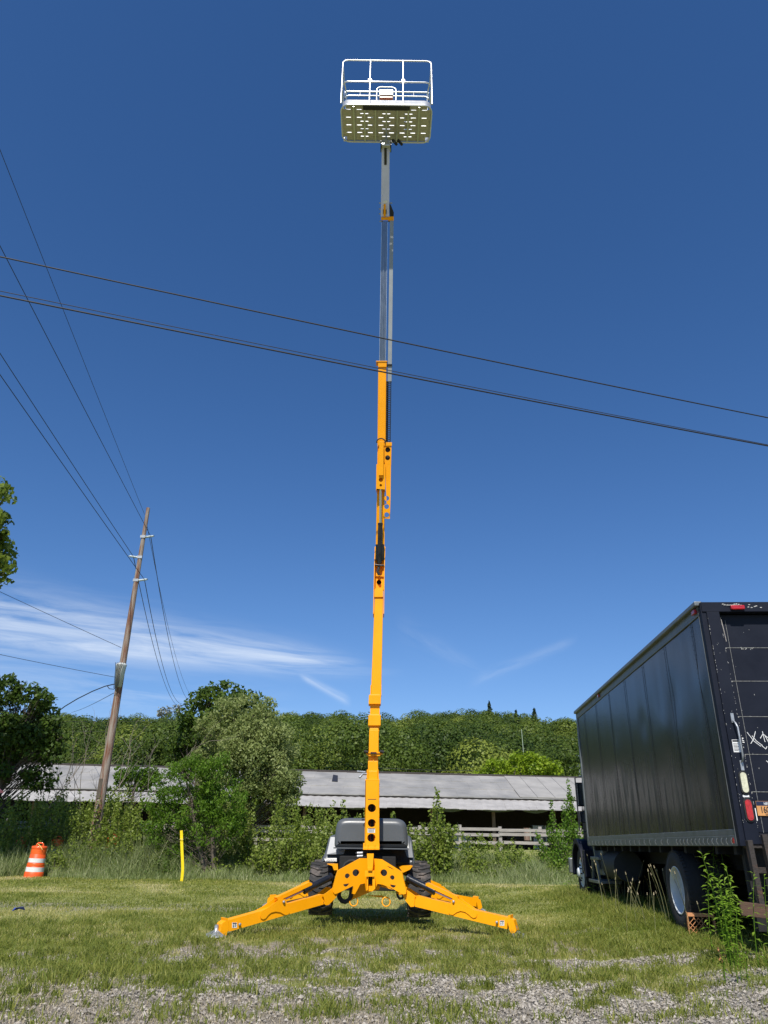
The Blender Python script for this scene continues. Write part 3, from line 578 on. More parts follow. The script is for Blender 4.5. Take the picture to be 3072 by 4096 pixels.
pp = MB().hexa([rp(-3.3, .52, .1), rp(-2.9, .50, .1), rp(-3.0, .80, .09), rp(-3.35, .84, .09), rp(-3.3, .52, .06), rp(-2.9, .50, .06), rp(-3.0, .80, .05), rp(-3.35, .84, .05)]); tag(pp.build('roof_hole', ink, sh), 'dark broken hole in the roof')
MB().hexa([rp(xL, .985, .16), rp(xR, .985, .16), rp(xR, 1.01, .16), rp(xL, 1.01, .16), rp(xL, .985, -.03), rp(xR, .985, -.03), rp(xR, 1.01, -.03), rp(xL, 1.01, -.03)]).build('ridge_cap', darkwood, sh)
MB().hexa([shp(xL, .05, zeave-.02), shp(xR, .05, zeave-.02), shp(xR, .2, zeave-.02), shp(xL, .2, zeave-.02), shp(xL, .05, zeave-.17), shp(xR, .05, zeave-.17), shp(xR, .2, zeave-.17), shp(xL, .2, zeave-.17)]).build('eave_beam', darkwood, sh)
aw = MB(); nn_ = 118
for i in range(nn_):
    x0 = xL+(xR-xL)*i/nn_; x1 = x0+(xR-xL)/nn_
    if 6.05 < x0 < 6.3: continue
    dz = .012*math.sin(i*1.7)+.03*math.sin(i*.37)+.015*math.sin(i*.11)
    def ap(x, t, d): return shp(x, .0-1.15*t, zeave-.13-.62*t+dz*t+d)
    xm = (x0+x1)/2
    aw.add([ap(x0, 0, 0), ap(xm, 0, .035), ap(x1, 0, 0), ap(x1, 1, 0), ap(xm, 1, .035), ap(x0, 1, 0), ap(x0, 0, -.02), ap(x1, 0, -.02), ap(x1, 1, -.02), ap(x0, 1, -.02)], [(0, 1, 4, 5), (1, 2, 3, 4), (6, 7, 8, 9), (5, 4, 3, 8, 9)])
aw.build('awning', awnm, sh)
for i in range(15):
    x = -25+i*4.05; MB().box((x-.1, 50.15+YW*(x+5.1), .7), (x+.1, 50.35+YW*(x+5.1), zeave-.17)).build('post', postw, sh)
bw = MB()
for i in range(28):
    x0 = xL+i*2.2
    if i in (13, 17, 20, 22): 
        bw.hexa([shp(x0, 11.6, .8), shp(x0+2.2, 11.6, .8), shp(x0+2.2, 11.6, 1.6), shp(x0, 11.6, 1.6), shp(x0, 11.75, .8), shp(x0+2.2, 11.75, .8), shp(x0+2.2, 11.75, 1.6), shp(x0, 11.75, 1.6)])
        bw.hexa([shp(x0, 11.6, 2.5), shp(x0+2.2, 11.6, 2.5), shp(x0+2.2, 11.6, 4), shp(x0, 11.6, 4), shp(x0, 11.75, 2.5), shp(x0+2.2, 11.75, 2.5), shp(x0+2.2, 11.75, 4), shp(x0, 11.75, 4)]); continue
    bw.hexa([shp(x0, 11.6, .8), shp(x0+2.2, 11.6, .8), shp(x0+2.2, 11.6, 4), shp(x0, 11.6, 4), shp(x0, 11.75, .8), shp(x0+2.2, 11.75, .8), shp(x0+2.2, 11.75, 4), shp(x0, 11.75, 4)])
bw.build('back_wall', darkwood, sh)
for x0 in (xL, xR): MB().hexa([shp(x0, .3, .8), shp(x0+.1, .3, .8), shp(x0+.1, .3, 4), shp(x0, .3, 4), shp(x0, 11.6, .8), shp(x0+.1, 11.6, .8), shp(x0+.1, 11.6, 4), shp(x0, 11.6, 4)]).build('end_wall', darkwood, sh)
for i, (x, z0, w, h) in enumerate(((1.2, 1.0, 1.3, 1.1), (4.6, 1.0, 1.6, .9), (8.7, 1.0, 1.2, 1.2), (10.6, 1.0, .9, 1.5))):
    bx_ = MB(); bx_.box((x, 54+YW*x, z0), (x+w, 54.7+YW*x, z0+.05)); bx_.box((x, 54+YW*x, z0+h*.5), (x+w, 54.7+YW*x, z0+h*.5+.05)); bx_.box((x, 54.65+YW*x, z0), (x+w, 54.7+YW*x, z0+h)); bx_.box((x, 54+YW*x, z0), (x+.05, 54.7+YW*x, z0+h)); bx_.box((x+w-.05, 54+YW*x, z0), (x+w, 54.7+YW*x, z0+h)); bx_.build('stall_shelf', galv if i % 2 else darkwood, sh)
for x0, w_, d_ in ((3.6, 1.9, .5), (6.5, 2.3, .35), (9.4, 1.6, .45), (-2.5, 2.0, .4)):
    tp_ = MB(); V_ = []
    for i in range(13):
        for j in range(4): V_.append((x0+w_*i/12, 50.25+YW*(x0+5.1)+.06*math.sin(i*1.3), zeave-.2-(.55+d_*.3*math.sin(i/12*3.14))*j/3))
    tp_.add(V_, [(i*4+j, i*4+j+1, (i+1)*4+j+1, (i+1)*4+j) for i in range(12) for j in range(3)], True); tp_.build('rolled_tarp', mat('grey_green_tarp', (.10, .13, .12), .7), sh)
# fence
fe = empty('wooden_fence', (0, 34, .95), 'grey weathered three rail wooden fence in front of the shed', 'fence'); rails = MB()
fx = np.arange(-15.5, 13, 1.72)
for i, x in enumerate(fx):
    y = 34+.04*(x); MB().box((x-.07, y, .7), (x+.07, y+.14, 1.92+random.uniform(-.03, .05))).build('post', woodg, fe, bevel=.01)
for k_, z in enumerate((1.78, 1.60, 1.28)):
    for i in range(0, len(fx)-1):
        if k_ == 2 and i > 13: continue
        x0, x1 = fx[i]-.05, fx[i+1]+.05; a = random.uniform(-.025, .025); b2 = random.uniform(-.025, .025)
        MB().beam((x0, 33.96+.04*x0+.03*(i % 2), z+a), (x1, 33.96+.04*x1+.03*(i % 2), z+b2), .045, .12).build('rail', woodg, fe)
# ================================================================== FAR THINGS
p = atY(1952, 3108, 66); tr_ = empty('teal_shed', (p.x, 66, .95), 'small teal roofed building peeking over the shed ridge', 'shed')
c = atY(1985, 3098, 66); MB().add([(c.x-3, 66, c.z-.9), (c.x, 66, c.z), (c.x+.9, 66, c.z-.6), (c.x-3, 70, c.z-.9), (c.x, 70, c.z), (c.x+.9, 70, c.z-.6)], [(0, 1, 4, 3), (1, 2, 5, 4), (0, 1, 2), (3, 4, 5)]).build('roof', tealm, tr_)
MB().box((c.x-2.8, 66.1, .9), (c.x+.8, 69.9, c.z-.9)).build('wall', cream, tr_)
def farhouse(label, px, py, Yd, w, h):
    c = atY(px, py, Yd); r = empty('house', (c.x, Yd, c.z-h-3), label, 'house')
    MB().add([(c.x-w, Yd-3, c.z-h), (c.x, Yd-3, c.z), (c.x+w, Yd-3, c.z-h), (c.x-w, Yd+3, c.z-h), (c.x, Yd+3, c.z), (c.x+w, Yd+3, c.z-h)], [(0, 1, 4, 3), (1, 2, 5, 4), (0, 1, 2)]).build('roof', roofm2, r)
    MB().box((c.x-w*.9, Yd-2.8, c.z-h-3), (c.x+w*.9, Yd+2.8, c.z-h)).build('wall', cream, r)
farhouse('pale house gable showing among the trees of the hill, far left', 322, 2931, 205, 1.7, 1.2); farhouse('grey house roof showing among the trees under the pines', 2214, 2936, 205, 1.8, 1.3)
# far wooden pole with whip antenna, far steel pole
p = atY(2091, 3066, 74); b0 = empty('utility_pole', (p.x, 74, .95), 'short far wooden pole with crossarm behind the shed ridge', 'utility pole')
MB().tube([(p.x, 74, .8), (p.x, 74, p.z)], .30, 8, r2=.26).build('post', woodp, b0)
for dz in (.15, .95): MB().box((p.x-.75, 73.65, p.z-.1-dz), (p.x+.75, 73.75, p.z-dz)).build('crossarm', woodp, b0)
for i in (-.65, -.2, .25, .65): MB().lathe([(0, 0), (.06, 0), (.05, .12), (0, .16)], (p.x+i, 73.7, p.z-.15), n=8).build('insulator', porc, b0)
q = atY(2086, 2917, 76); MB().tube([(q.x+.25, 76, .9), (q.x, 76, q.z)], .05, 6, r2=.03).build('antenna_mast', mat('pale_green_metal', (.35, .42, .3), .5)); tag(bpy.data.objects['antenna_mast'], 'tall thin pale antenna mast rising behind the shed', 'antenna')
p = atY(2312, 3020, 92); b0 = empty('steel_pole', (p.x, 92, 1.5), 'grey steel power pole with four angled arms beside the truck front', 'power pole')
MB().tube([(p.x, 92, 1.2), (p.x, 92, p.z)], .45, 12, r2=.28).build('post', alu, b0)
for z_ in (-1.6, -2.9-.9):
    for s in (-1, 1): MB().tube([(p.x, 92, p.z+z_-.2), (p.x+s*1.55, 92, p.z+z_+.35)], .07, 6, r2=.05).build('arm', alu, b0)
# ================================================================== UTILITY POLE AND WIRES
PY = 30.0; pb = atY(378, 3345, PY); pt = atY(593, 2032, PY); pbx = pb.x+(pt.x-pb.x)*(-.1)
up = empty('utility_pole', (pb.x, PY, g1(pb.x, PY)), 'tall weathered brown wooden pole with pale insulators, left of the bushes', 'utility pole')
pts = [Vector((pb.x, PY, .3)).lerp(Vector((pt.x, PY, pt.z)), t) for t in np.linspace(0, 1, 9)]
MB().tube(pts, [.19-.112*t for t in np.linspace(0, 1, 9)], 14).build('post', woodp, up)
def onpole(z): t = (z-.3)/(pt.z-.3); return Vector((pb.x+(pt.x-pb.x)*t, PY, z)), .19-.112*t
ins = {}
for nm, px, py in (('a', 602, 2148), ('b', 533, 2229), ('c', 577, 2322)):
    e = atY(px, py, PY-.05); c0, rr = onpole(e.z); s = 1 if e.x > c0.x else -1; ax = Vector((s, -.1, .12)).normalized()
    st = c0+ax*rr*.9; Ln = (Vector((e.x, PY-.05, e.z))-st).length; prof = [(.0, 0), (.05, 0), (.05, .04)]
    for k_ in range(5): prof += [(.03, .06+k_*.06), (.058, .08+k_*.06), (.035, .10+k_*.06)]
    prof += [(.03, .40), (.03, Ln), (0, Ln)]
    MB().lathe(prof, st, ax, 12).build('insulator', porc, up); ins[nm] = st+ax*Ln
    MB().beam(c0+Vector((-.11, -.10, 0)), c0+Vector((.11, -.10, 0)), .03, .12).build('bracket', galv, up)
c0, rr = onpole(atY(480, 2690, PY).z)
tm = MB(); tm.lathe([(0, .0), (.13, .0), (.20, .82), (.21, .85), (.21, .91), (.15, .95), (0, .95)], c0+Vector((.02, -rr-.05, -.62)), (0, 0, 1), 18); tm.build('cable_shroud', mat('pale_grey_shroud', (.55, .57, .55), .5, 0, .1, 5), up)
for k_ in range(5): MB().tube([c0+Vector((-.16+k_*.08, -rr-.32+.03*abs(k_-2), .32)), c0+Vector((-.1+k_*.05, -rr-.30, 0)), c0+Vector((-.08+k_*.04, -rr-.22, -.7))], .012, 5).build('lead_wire', wirem, up)
c1, r1_ = onpole(2.9); MB().box((c1.x-.12, PY-r1_-.02, 2.6), (c1.x+.02, PY-r1_+.02, 3.3)).build('ground_strip', barkm, up)
c1, _ = onpole(atY(500, 2585, PY).z)
def wire(label, pts, r, sag=0, group='overhead wires', n=24, name='power_line'):
    A, B = Vector(pts[0]), Vector(pts[-1])
    if len(pts) == 2: P_ = [A.lerp(B, t)-Vector((0, 0, sag*4*t*(1-t))) for t in np.linspace(0, 1, n)]
    else: P_ = [Vector(p) for p in pts]
    tag(MB().tube(P_, r, 6).build(name, wirem), label, 'wire', group)
def ext(A, B, f0, f1): return A+(B-A)*(-f0), A+(B-A)*(1+f1)
# three wires crossing the whole picture
for lb, y0, y1, zz, r, sg in (('upper single black wire crossing in front of the boom, sloping down right', 1003, 1652, 9.4, .011, .0), ('lower thinner wire of the pair crossing in front of the yellow boom', 1140, 1760, 8.9, .006, 0), ('lower thick black cable of the pair crossing in front of the yellow boom', 1158, 1764, 8.8, .0125, 0)):
    A = atZ(0, y0, zz); B = atZ(3072, y1, zz-.6); a, b = ext(A, B, .6, .6); wire(lb, [a, b], r, .14)
A_ = onpole(pt.z-.35)[0]+Vector((-.09, -.08, 0))
for lb, S0, px, py, zz, r in (('topmost thin wire from the pole tip up to the left edge', A_, 0, 578, 15.6, .008), ('wire from the upper right insulator up to the left edge', ins['a'], 0, 965, 14.6, .011), ('wire from the left insulator up to the left edge', ins['b'], 0, 1398, 13.9, .012), ('wire from the lower right insulator up to the left edge', ins['c'], 0, 1483, 13.0, .012)):
    E_ = atZ(px, py, zz); E2 = S0+(E_-S0)*2.6; wire(lb, [S0, E2], r, .1)
for lb, S0, px, py, sg, r in (('thin wire from the pole tip down to the hidden pole behind the trees', onpole(pt.z-.9)[0]+Vector((.09, 0, 0)), 768, 2790, .9, .010), ('wire from the upper right insulator down behind the trees', ins['a'], 752, 2800, 1.0, .016), ('wire from the left insulator passing behind the pole down to the trees', ins['b'], 712, 2825, 1.0, .016), ('wire from the lower right insulator down behind the trees', ins['c'], 728, 2815, 1.1, .016)):
    wire(lb, [S0, atY(px, py, 85)], r, sg*1.2)
k1 = onpole(atY(492, 2592, PY).z)[0]+Vector((-.15, -.05, 0)); k2 = onpole(atY(465, 2710, PY).z)[0]+Vector((-.18, -.05, 0))
e1 = atY(0, 2357, 27); wire('thin wire from mid pole to the left edge, above the cloud', [k1, k1+(e1-k1)*4], .009, .12)
e1 = atY(0, 2597, 27); wire('thin wire reaching the pole at the grey shroud from the left edge', [k2, k2+(e1-k2)*4], .009, .25)
pts = [atY(px, py, Yd) for px, py, Yd in ((478, 2690, 29.8), (470, 2735, 29.7), (450, 2738, 29.8), (420, 2745, 30), (370, 2765, 30.5), (310, 2795, 31.2), (260, 2825, 32), (200, 2870, 33))]
wire('twisted service cable drooping from the grey shroud to the dark tree', pts, .022, name='service_cable')
pts2 = [atY(px, py, Yd) for px, py, Yd in ((472, 2742, 29.7), (455, 2757, 29.7), (437, 2755, 29.8), (428, 2742, 30))]
wire('short loop of cable hanging under the grey shroud', pts2, .014, name='service_cable')
wire('faint thin wire sloping down left of the pole toward the trees', [atY(455, 2772, 30), atY(285, 2850, 70)], .012, .1)
for lb, y0, y1, Yd in (('upper faint wire against the forest, left of the trees', 2868, 2868, 100), ('second faint wire against the forest, left of the trees', 2906, 2908, 98), ('third faint wire against the forest above the grey roof', 2975, 3010, 95), ('fourth faint wire against the forest above the grey roof', 2998, 3030, 93)):
    wire(lb, [atY(-200, y0, Yd), atY(1000, y1, Yd)], .018, .6)
wire('guy wire leaning from the far wooden pole to the right', [atY(2098, 3090, 74), atY(2135, 3112, 73)], .03)
wire('faint wire over the shed ridge reaching the far wooden pole', [atY(1500, 3070, 74), atY(2085, 3076, 74)], .02, .2)
# ================================================================== BOOM LIFT
lift = empty('boom_lift', (-.17, 13.4, 0), 'yellow towable boom lift on four outriggers with its basket raised high', 'boom lift')
def vplane(A, B):
    A = Vector(A); B = Vector(B); t = (B-A); t.z = 0; t.normalize(); n = Vector((-t.y, t.x, 0))
    if n.y < 0: n = -n
    return A, n
def prismpx(mb, conv, pl, outer, holes, w0, w1):
    """side outline measured in the survey, put on a vertical plane pl=(point, normal) and given thickness along the normal"""
    P0, n = pl
    def pt(u, v): x, y = conv(u, v); return atP(x, y, P0, n)
    allp = {}
    def fn(u, v, w): return pt(u, v)+n*w
    # tessellate in local metres
    t = Vector((n.y, -n.x, 0))
    def loc(p): q = pt(*p)-P0; return (q.dot(t), q.z)
    L2 = [loc(p) for p in outer]; H2 = [[loc(p) for p in h] for h in holes]
    return mb.prism(L2, H2, lambda a, b, w: P0+t*a+Vector((0, 0, b))+n*w, w0, w1)
def circ(cx, cy, r, n=20, a0=0, a1=360): return [(cx+r*math.cos(R_(a0+(a1-a0)*i/n)), cy+r*math.sin(R_(a0+(a1-a0)*i/n))) for i in range(n if a1-a0 == 360 else n+1)]
zA = lambda u, v: (850+.30139*u, 3500+.30139*v)
zB = lambda u, v: (1620+.30139*u, 3450+.30139*v)
z5 = lambda u, v: (1150+.42194*u, 3200+.42194*v)
# ---- outriggers
plL = vplane((-2.1, 11.15, 0), (-.73, 12.15, 0)); plR = vplane((1.9, 11.6, 0), (.30, 12.3, 0))
def outrigger(conv, pl, S, label):
    mb = MB()
    prismpx(mb, conv, pl, S['beam'], [], 0.0, .15)
    prismpx(mb, conv, pl, S['gusset'], [], -.014, -.002); prismpx(mb, conv, pl, S['gusset'], [], .152, .164)
    prismpx(mb, conv, pl, S['knuckle'], [], -.026, -.0145); prismpx(mb, conv, pl, S['knuckle'], [], .165, .178)
    prismpx(mb, conv, pl, S['tip'], [], .0, .15)
    b = mb.build('outrigger', yellow, lift, bevel=.006)
    if label: b['label'] = label
    P0, n = pl
    def at(u, v, w): x, y = conv(u, v); return atP(x, y, P0, n)+n*w
    g = MB(); prismpx(g, conv, pl, S['guard'], [], .03, .12); g.build('cylinder_guard', yellow, b, bevel=.004)
    a, c, e = [at(*q, .075) for q in S['cyl']]
    MB().tube([c, e], .045, 16).tube([c, c+(e-c)*.22], .052, 16).tube([e-(e-c)*.08, e], .055, 16).build('cylinder_barrel', blackp, b)
    MB().tube([a, c], .017, 10).build('cylinder_rod', chrome, b)
    for q in S['pins']: MB().lathe([(0, -.006), (.014, -.006), (.018, 0), (.018, .02), (0, .02)], at(*q, -.035), n, 12).build('pivot_pin', galv, b)
    u0_, v0_, u1_, v1_ = S['decal']; d = MB(); d.hexa([at(u0_, v0_, -.004), at(u1_, v0_, -.004), at(u1_, v1_, -.004), at(u0_, v1_, -.004), at(u0_, v0_, -.001), at(u1_, v0_, -.001), at(u1_, v1_, -.001), at(u0_, v1_, -.001)])
    dc = d.build('warning_decal', white, b); k = MB(); du, dv = u1_-u0_, v1_-v0_
    for (fa, fb, fc, fd) in ((.08, .04, .92, .22), (.18, .3, .3, .9), (.1, .62, .4, .68), (.5, .34, .86, .38), (.5, .46, .8, .5), (.5, .6, .88, .64), (.5, .74, .8, .78)):
        qq = [(u0_+du*fa, v0_+dv*fb), (u0_+du*fc, v0_+dv*fb), (u0_+du*fc, v0_+dv*fd), (u0_+du*fa, v0_+dv*fd)]; k.hexa([at(*q, -.0065) for q in qq]+[at(*q, -.0045) for q in qq])
    k.build('decal_print', ink, dc)
    fx, fy = conv(*S['foot']); f = atP(fx, fy, P0, n)+n*.075; gz = .0
    MB().lathe([(.025, .15), (.028, .075), (.05, .065), (.09, .045), (.135, .025), (.14, .018), (.14, .010), (0, .010)], (f.x, f.y, gz), n=28).build('foot_pad', galv, b)
    rb_ = MB()
    for i in range(8): a_ = i*math.pi/4+.2; rb_.beam((f.x+.03*math.cos(a_), f.y+.03*math.sin(a_), .075), (f.x+.125*math.cos(a_), f.y+.125*math.sin(a_), .034), .008, .025)
    rb_.build('pad_rib', galv, b)
    return b
SL = dict(beam=[(212, 600), (640, 480), (985, 385), (1465, 255), (1475, 390), (225, 750), (212, 740)],
          gusset=[(640, 482), (720, 440), (880, 325), (965, 318), (985, 385), (1015, 490), (1005, 520), (970, 530), (940, 520), (890, 492), (830, 484), (770, 500), (735, 530), (700, 575), (665, 588), (635, 572), (626, 535)],
          knuckle=[(1440, 270), (1500, 235), (1590, 165), (1650, 172), (1655, 240), (1625, 300), (1530, 395), (1490, 400), (1470, 380), (1480, 350), (1462, 290)],
          tip=[(125, 650), (148, 628), (178, 612), (176, 570), (208, 573), (211, 740), (196, 770), (180, 808), (118, 800), (100, 772)],
          guard=[(868, 300), (1305, 95), (1338, 110), (1336, 135), (945, 320), (880, 330)],
          cyl=[(935, 356), (1245, 212), (1620, 25)], pins=[(935, 356), (1622, 202), (352, 653)], decal=(260, 630, 322, 700), foot=(70, 870))
SR = dict(beam=[(140, 438), (600, 545), (960, 640), (1365, 733), (1355, 885), (1335, 880), (130, 585)],
          gusset=[(605, 550), (622, 490), (650, 475), (705, 478), (760, 530), (880, 610), (940, 650), (960, 690), (950, 725), (915, 738), (880, 720), (850, 690), (800, 655), (740, 642), (690, 660), (640, 695), (600, 688), (583, 665)],
          knuckle=[(-50, 325), (20, 355), (90, 400), (152, 445), (130, 480), (132, 530), (128, 585), (82, 588), (10, 500), (-25, 420), (-60, 380)],
          tip=[(1366, 702), (1398, 697), (1400, 745), (1440, 765), (1478, 905), (1452, 940), (1402, 940), (1385, 890), (1362, 790)],
          guard=[(262, 285), (285, 268), (680, 450), (690, 480), (640, 488), (265, 308)],
          cyl=[(652, 518), (375, 390), (5, 205)], pins=[(652, 518), (-55, 388), (1225, 792)], decal=(1260, 768, 1318, 838), foot=(1455, 990))
oL = outrigger(zA, plL, SL, 'left front outrigger'); oR = outrigger(zB, plR, SR, 'right front outrigger')
def mirror(o, parent):
    c = o.copy(); c.data = o.data.copy(); COL.objects.link(c); c.parent = parent
    # lift-local coordinates: flip along Y about the middle of the machine (y=13.75)
    mid = 13.75-13.4
    for v in c.data.vertices: v.co.y = 2*mid-v.co.y
    c.data.flip_normals()
    for ch in list(o.children): mirror(ch, c)
    if 'label' in c: c['label'] = c['label'].replace('front', 'rear')
    return c
mirror(oL, lift); mirror(oR, lift)
# ---- front plate, two wings meeting in the middle
wl = [(738, 553), (690, 553), (640, 580), (480, 668), (462, 720), (430, 842), (430, 872), (448, 892), (474, 885), (620, 815), (625, 830), (616, 890), (640, 893), (690, 800), (735, 790), (745, 860), (752, 862)]
wl = wl+[(790, 862), (790, 553)]
wr = [(790, 553), (890, 562), (1085, 682), (1095, 740), (1125, 855), (1122, 890), (1095, 896), (985, 835), (905, 803), (850, 795), (830, 862), (790, 862)]
pwL = vplane((-.73, 12.12, 0), (-.17, 12.38, 0)); pwR = vplane((.30, 12.2, 0), (-.17, 12.38, 0))
fp = MB(); prismpx(fp, z5, pwL, wl, [circ(650, 690, 34), circ(568, 720, 24), circ(555, 795, 27, 10, -10, 170)], 0, .03)
prismpx(fp, z5, pwR, wr, [circ(912, 690, 33), circ(992, 735, 22), circ(1000, 805, 27, 10, 10, 190), [(942, 624), (975, 636), (1015, 662), (1005, 660), (960, 640)]], 0, .03)
fp.build('outrigger_bracket', yellow, lift, bevel=.006)
plC = (Vector((-.17, 12.62, 0)), Vector((0, 1, 0)))
ap_ = [(610, 840), (735, 790), (830, 855), (900, 800), (1000, 850), (1010, 955), (1110, 962), (1100, 980), (1035, 992), (1000, 985), (960, 935), (890, 905), (745, 905), (650, 930), (600, 952)]
MBx = MB(); prismpx(MBx, z5, plC, ap_, [circ(850, 830, 26)], 0, .04); MBx.build('axle_apron', yellow, lift, bevel=.004)
hp = (Vector((-.17, 12.25, 0)), Vector((0, 1, 0)))
hc = MB(); prismpx(hc, z5, (Vector((-.17, 12.2, 0)), Vector((0, 1, 0))), [(753, 508), (817, 508), (812, 600), (806, 665), (760, 665), (757, 600)], [], 0, .12); prismpx(hc, z5, hp, [(735, 668), (825, 668), (822, 724), (735, 724)], [], -.08, .02)
prismpx(hc, z5, hp, [(748, 724), (764, 724), (764, 845), (750, 862)], [], -.05, .1); prismpx(hc, z5, hp, [(806, 724), (832, 724), (832, 838), (806, 862)], [], -.05, .1); prismpx(hc, z5, hp, [(748, 815), (832, 815), (806, 866), (752, 866)], [], .02, .06)
prismpx(hc, z5, (Vector((-.17, 12.17, 0)), Vector((0, 1, 0))), [(762, 645), (804, 645), (802, 668), (764, 668)], [], -.03, .05)
hc.build('hitch_column', yellow, lift, bevel=.005)
hk = MB(); prismpx(hk, z5, hp, [(766, 726), (804, 726), (802, 800), (768, 800)], [], .03, .09); hk.build('hitch_socket', blackm, lift)
for u in (760, 818, 762, 816):
    pass
def plates(u, v, Yd): x, y = z5(u, v); return atY(x, y, Yd)
for u, v in ((760, 592), (820, 592), (778, 688)): MB().lathe([(0, -.012), (.012, -.012), (.012, .01), (0, .01)], plates(u, v, 12.16), (0, 1, 0), 10).build('bolt', galv, lift)
for u, v, Yd in ((447, 852, 12.10), (500, 715, 12.12), (1058, 730, 12.12), (1100, 872, 12.12)): MB().lathe([(0, -.02), (.016, -.02), (.022, -.012), (.022, .03), (0, .03)], plates(u, v, Yd-.0), (0, 1, 0), 12).build('pivot_pin', galv, lift)
for u, v in ((628, 962), (935, 965)):
    c = plates(u, v, 12.4); MB().tube([c+Vector((.060*math.cos(a), .02*math.sin(a), .060*math.sin(a))) for a in np.linspace(0, 6.28, 21)[:-1]], .009, 8, closed=True).build('tie_down_ring', yellow, lift)
MB().tube([plates(u, v, 12.36) for u, v in ((520, 665), (530, 632), (550, 600), (585, 578), (620, 573), (655, 590), (670, 605))], .021, 10).build('hydraulic_hose', blackm, lift)
MB().tube([plates(u, v, 12.42) for u, v in ((470, 850), (484, 890), (492, 925), (515, 955), (545, 965), (580, 950), (600, 915), (606, 870), (612, 830))], .034, 10).build('hydraulic_hose', blackm, lift)
MB().tube([plates(u, v, 12.3) for u, v in ((1040, 890), (1045, 915), (1065, 935), (1090, 930), (1100, 905))], .018, 8).build('hydraulic_hose', blackm, lift)
for k_, v in enumerate((500, 530)):
    MB().tube([plates(u, vv, 12.55) for u, vv in ((645, v+6), (700, v+2), (745, v-10), (800, v-22))], .013, 8).build('hydraulic_hose', blackm, lift)
    MB().tube([plates(660, v+5, 12.54), plates(712, v+2, 12.54)], .022, 8).build('hose_fitting', galv, lift)
# chassis
ch = MB(); ch.box((-.58, 13.1, .48), (.24, 15.0, .64)); ch.box((-.80, 13.72, .70), (.46, 15.0, 1.0)); ch.box((-1.15, 13.2, .42), (-.6, 13.42, .58)); ch.box((.28, 13.2, .42), (.85, 13.42, .58))
ch.build('chassis', yellow, lift, bevel=.01); MB().box((-.62, 12.75, .50), (.26, 13.8, .98)).build('bracket_shade_backing', under, lift, bevel=.01)  # base is black to stand for the shade seen through the bracket holes
for pp_ in ([(370, 606), (476, 606), (480, 665), (440, 665), (425, 625)], [(1060, 640), (1090, 625), (1165, 620), (1188, 625), (1160, 660), (1095, 690)]):
    fd = MB(); prismpx(fd, z5, (Vector((0, 12.8, 0)), Vector((0, 1, 0))), pp_, [], 0, .35); fd.build('fender_bracket', yellow, lift)
bk_ = MB(); prismpx(bk_, z5, (Vector((0, 14.3, 0)), Vector((0, 1, 0))), [(420, 575), (1110, 590), (1110, 680), (420, 665)], [], 0, .05); bk_.build('body_front_panel', yellow, lift, bevel=.004)
def wheel(cx, cy, cz, r, w, side):
    rim = MB(); rim.lathe([(0, -w*.30), (r*.5, -w*.30), (r*.56, -w*.42), (r*.60, -w*.42), (r*.60, w*.42), (r*.56, w*.42), (r*.5, w*.30), (0, w*.30)], (cx, cy, cz), (1, 0, 0), 32); o = rim.build('wheel', grey_lt, lift)
    t = MB(); t.lathe([(r*.58, -w*.42), (r*.72, -w*.5), (r*.88, -w*.49), (r*.93, -w*.42), (r*.945, 0), (r*.93, w*.42), (r*.88, w*.49), (r*.72, w*.5), (r*.58, w*.42)], (cx, cy, cz), (1, 0, 0), 48)
    nl = 21
    for i in range(nl):
        for s in (-1, 1):
            a0 = 2*math.pi*(i+(.5 if s > 0 else 0))/nl
            def P(ax, a, rr): return Vector((cx+ax*s*w*.5, cy+math.cos(a)*rr, cz+math.sin(a)*rr))
            # lug: short straight inner part, slanted outer part (chevron pointing up at the front)
            for (x0, x1, a1, a2, hh) in ((-.10, .34, 0, .0, .10), (.30, 1.0, .0, -.17, .10)):
                q = []
                for rr in (r*.93, r):
                    ex = 0 if rr < r else .012
                    q += [P(x0, a0+a1+hh-ex+math.pi, rr), P(x1, a0+a2+hh-ex+math.pi, rr*(1 if x1 < .9 else .985)), P(x1, a0+a2-hh*.15+ex+math.pi, rr*(1 if x1 < .9 else .985)), P(x0, a0+a1-hh*.15+ex+math.pi, rr)]
                t.hexa(q)
    t.build('tyre', tyrem, o); return o
def tyrepos(u, v0_, v1_, Yd):
    x, y0 = z5(u, v0_); _, y1 = z5(u, v1_); a = atY(x, y0, Yd-.25); b = atY(x, y1, Yd-.2); return a.x, (a.z+b.z)/2, (a.z-b.z)/2
for (u, v0_, v1_) in ((322, 606, 1085), (1250, 628, 1105)):
    x, zc_, r = tyrepos(u, v0_, v1_, 13.3); wheel(x, 13.3, zc_, .385, .36, 1)
for x in (-1.02, .72): wheel(x, 15.3, .50, .385, .36, 1)
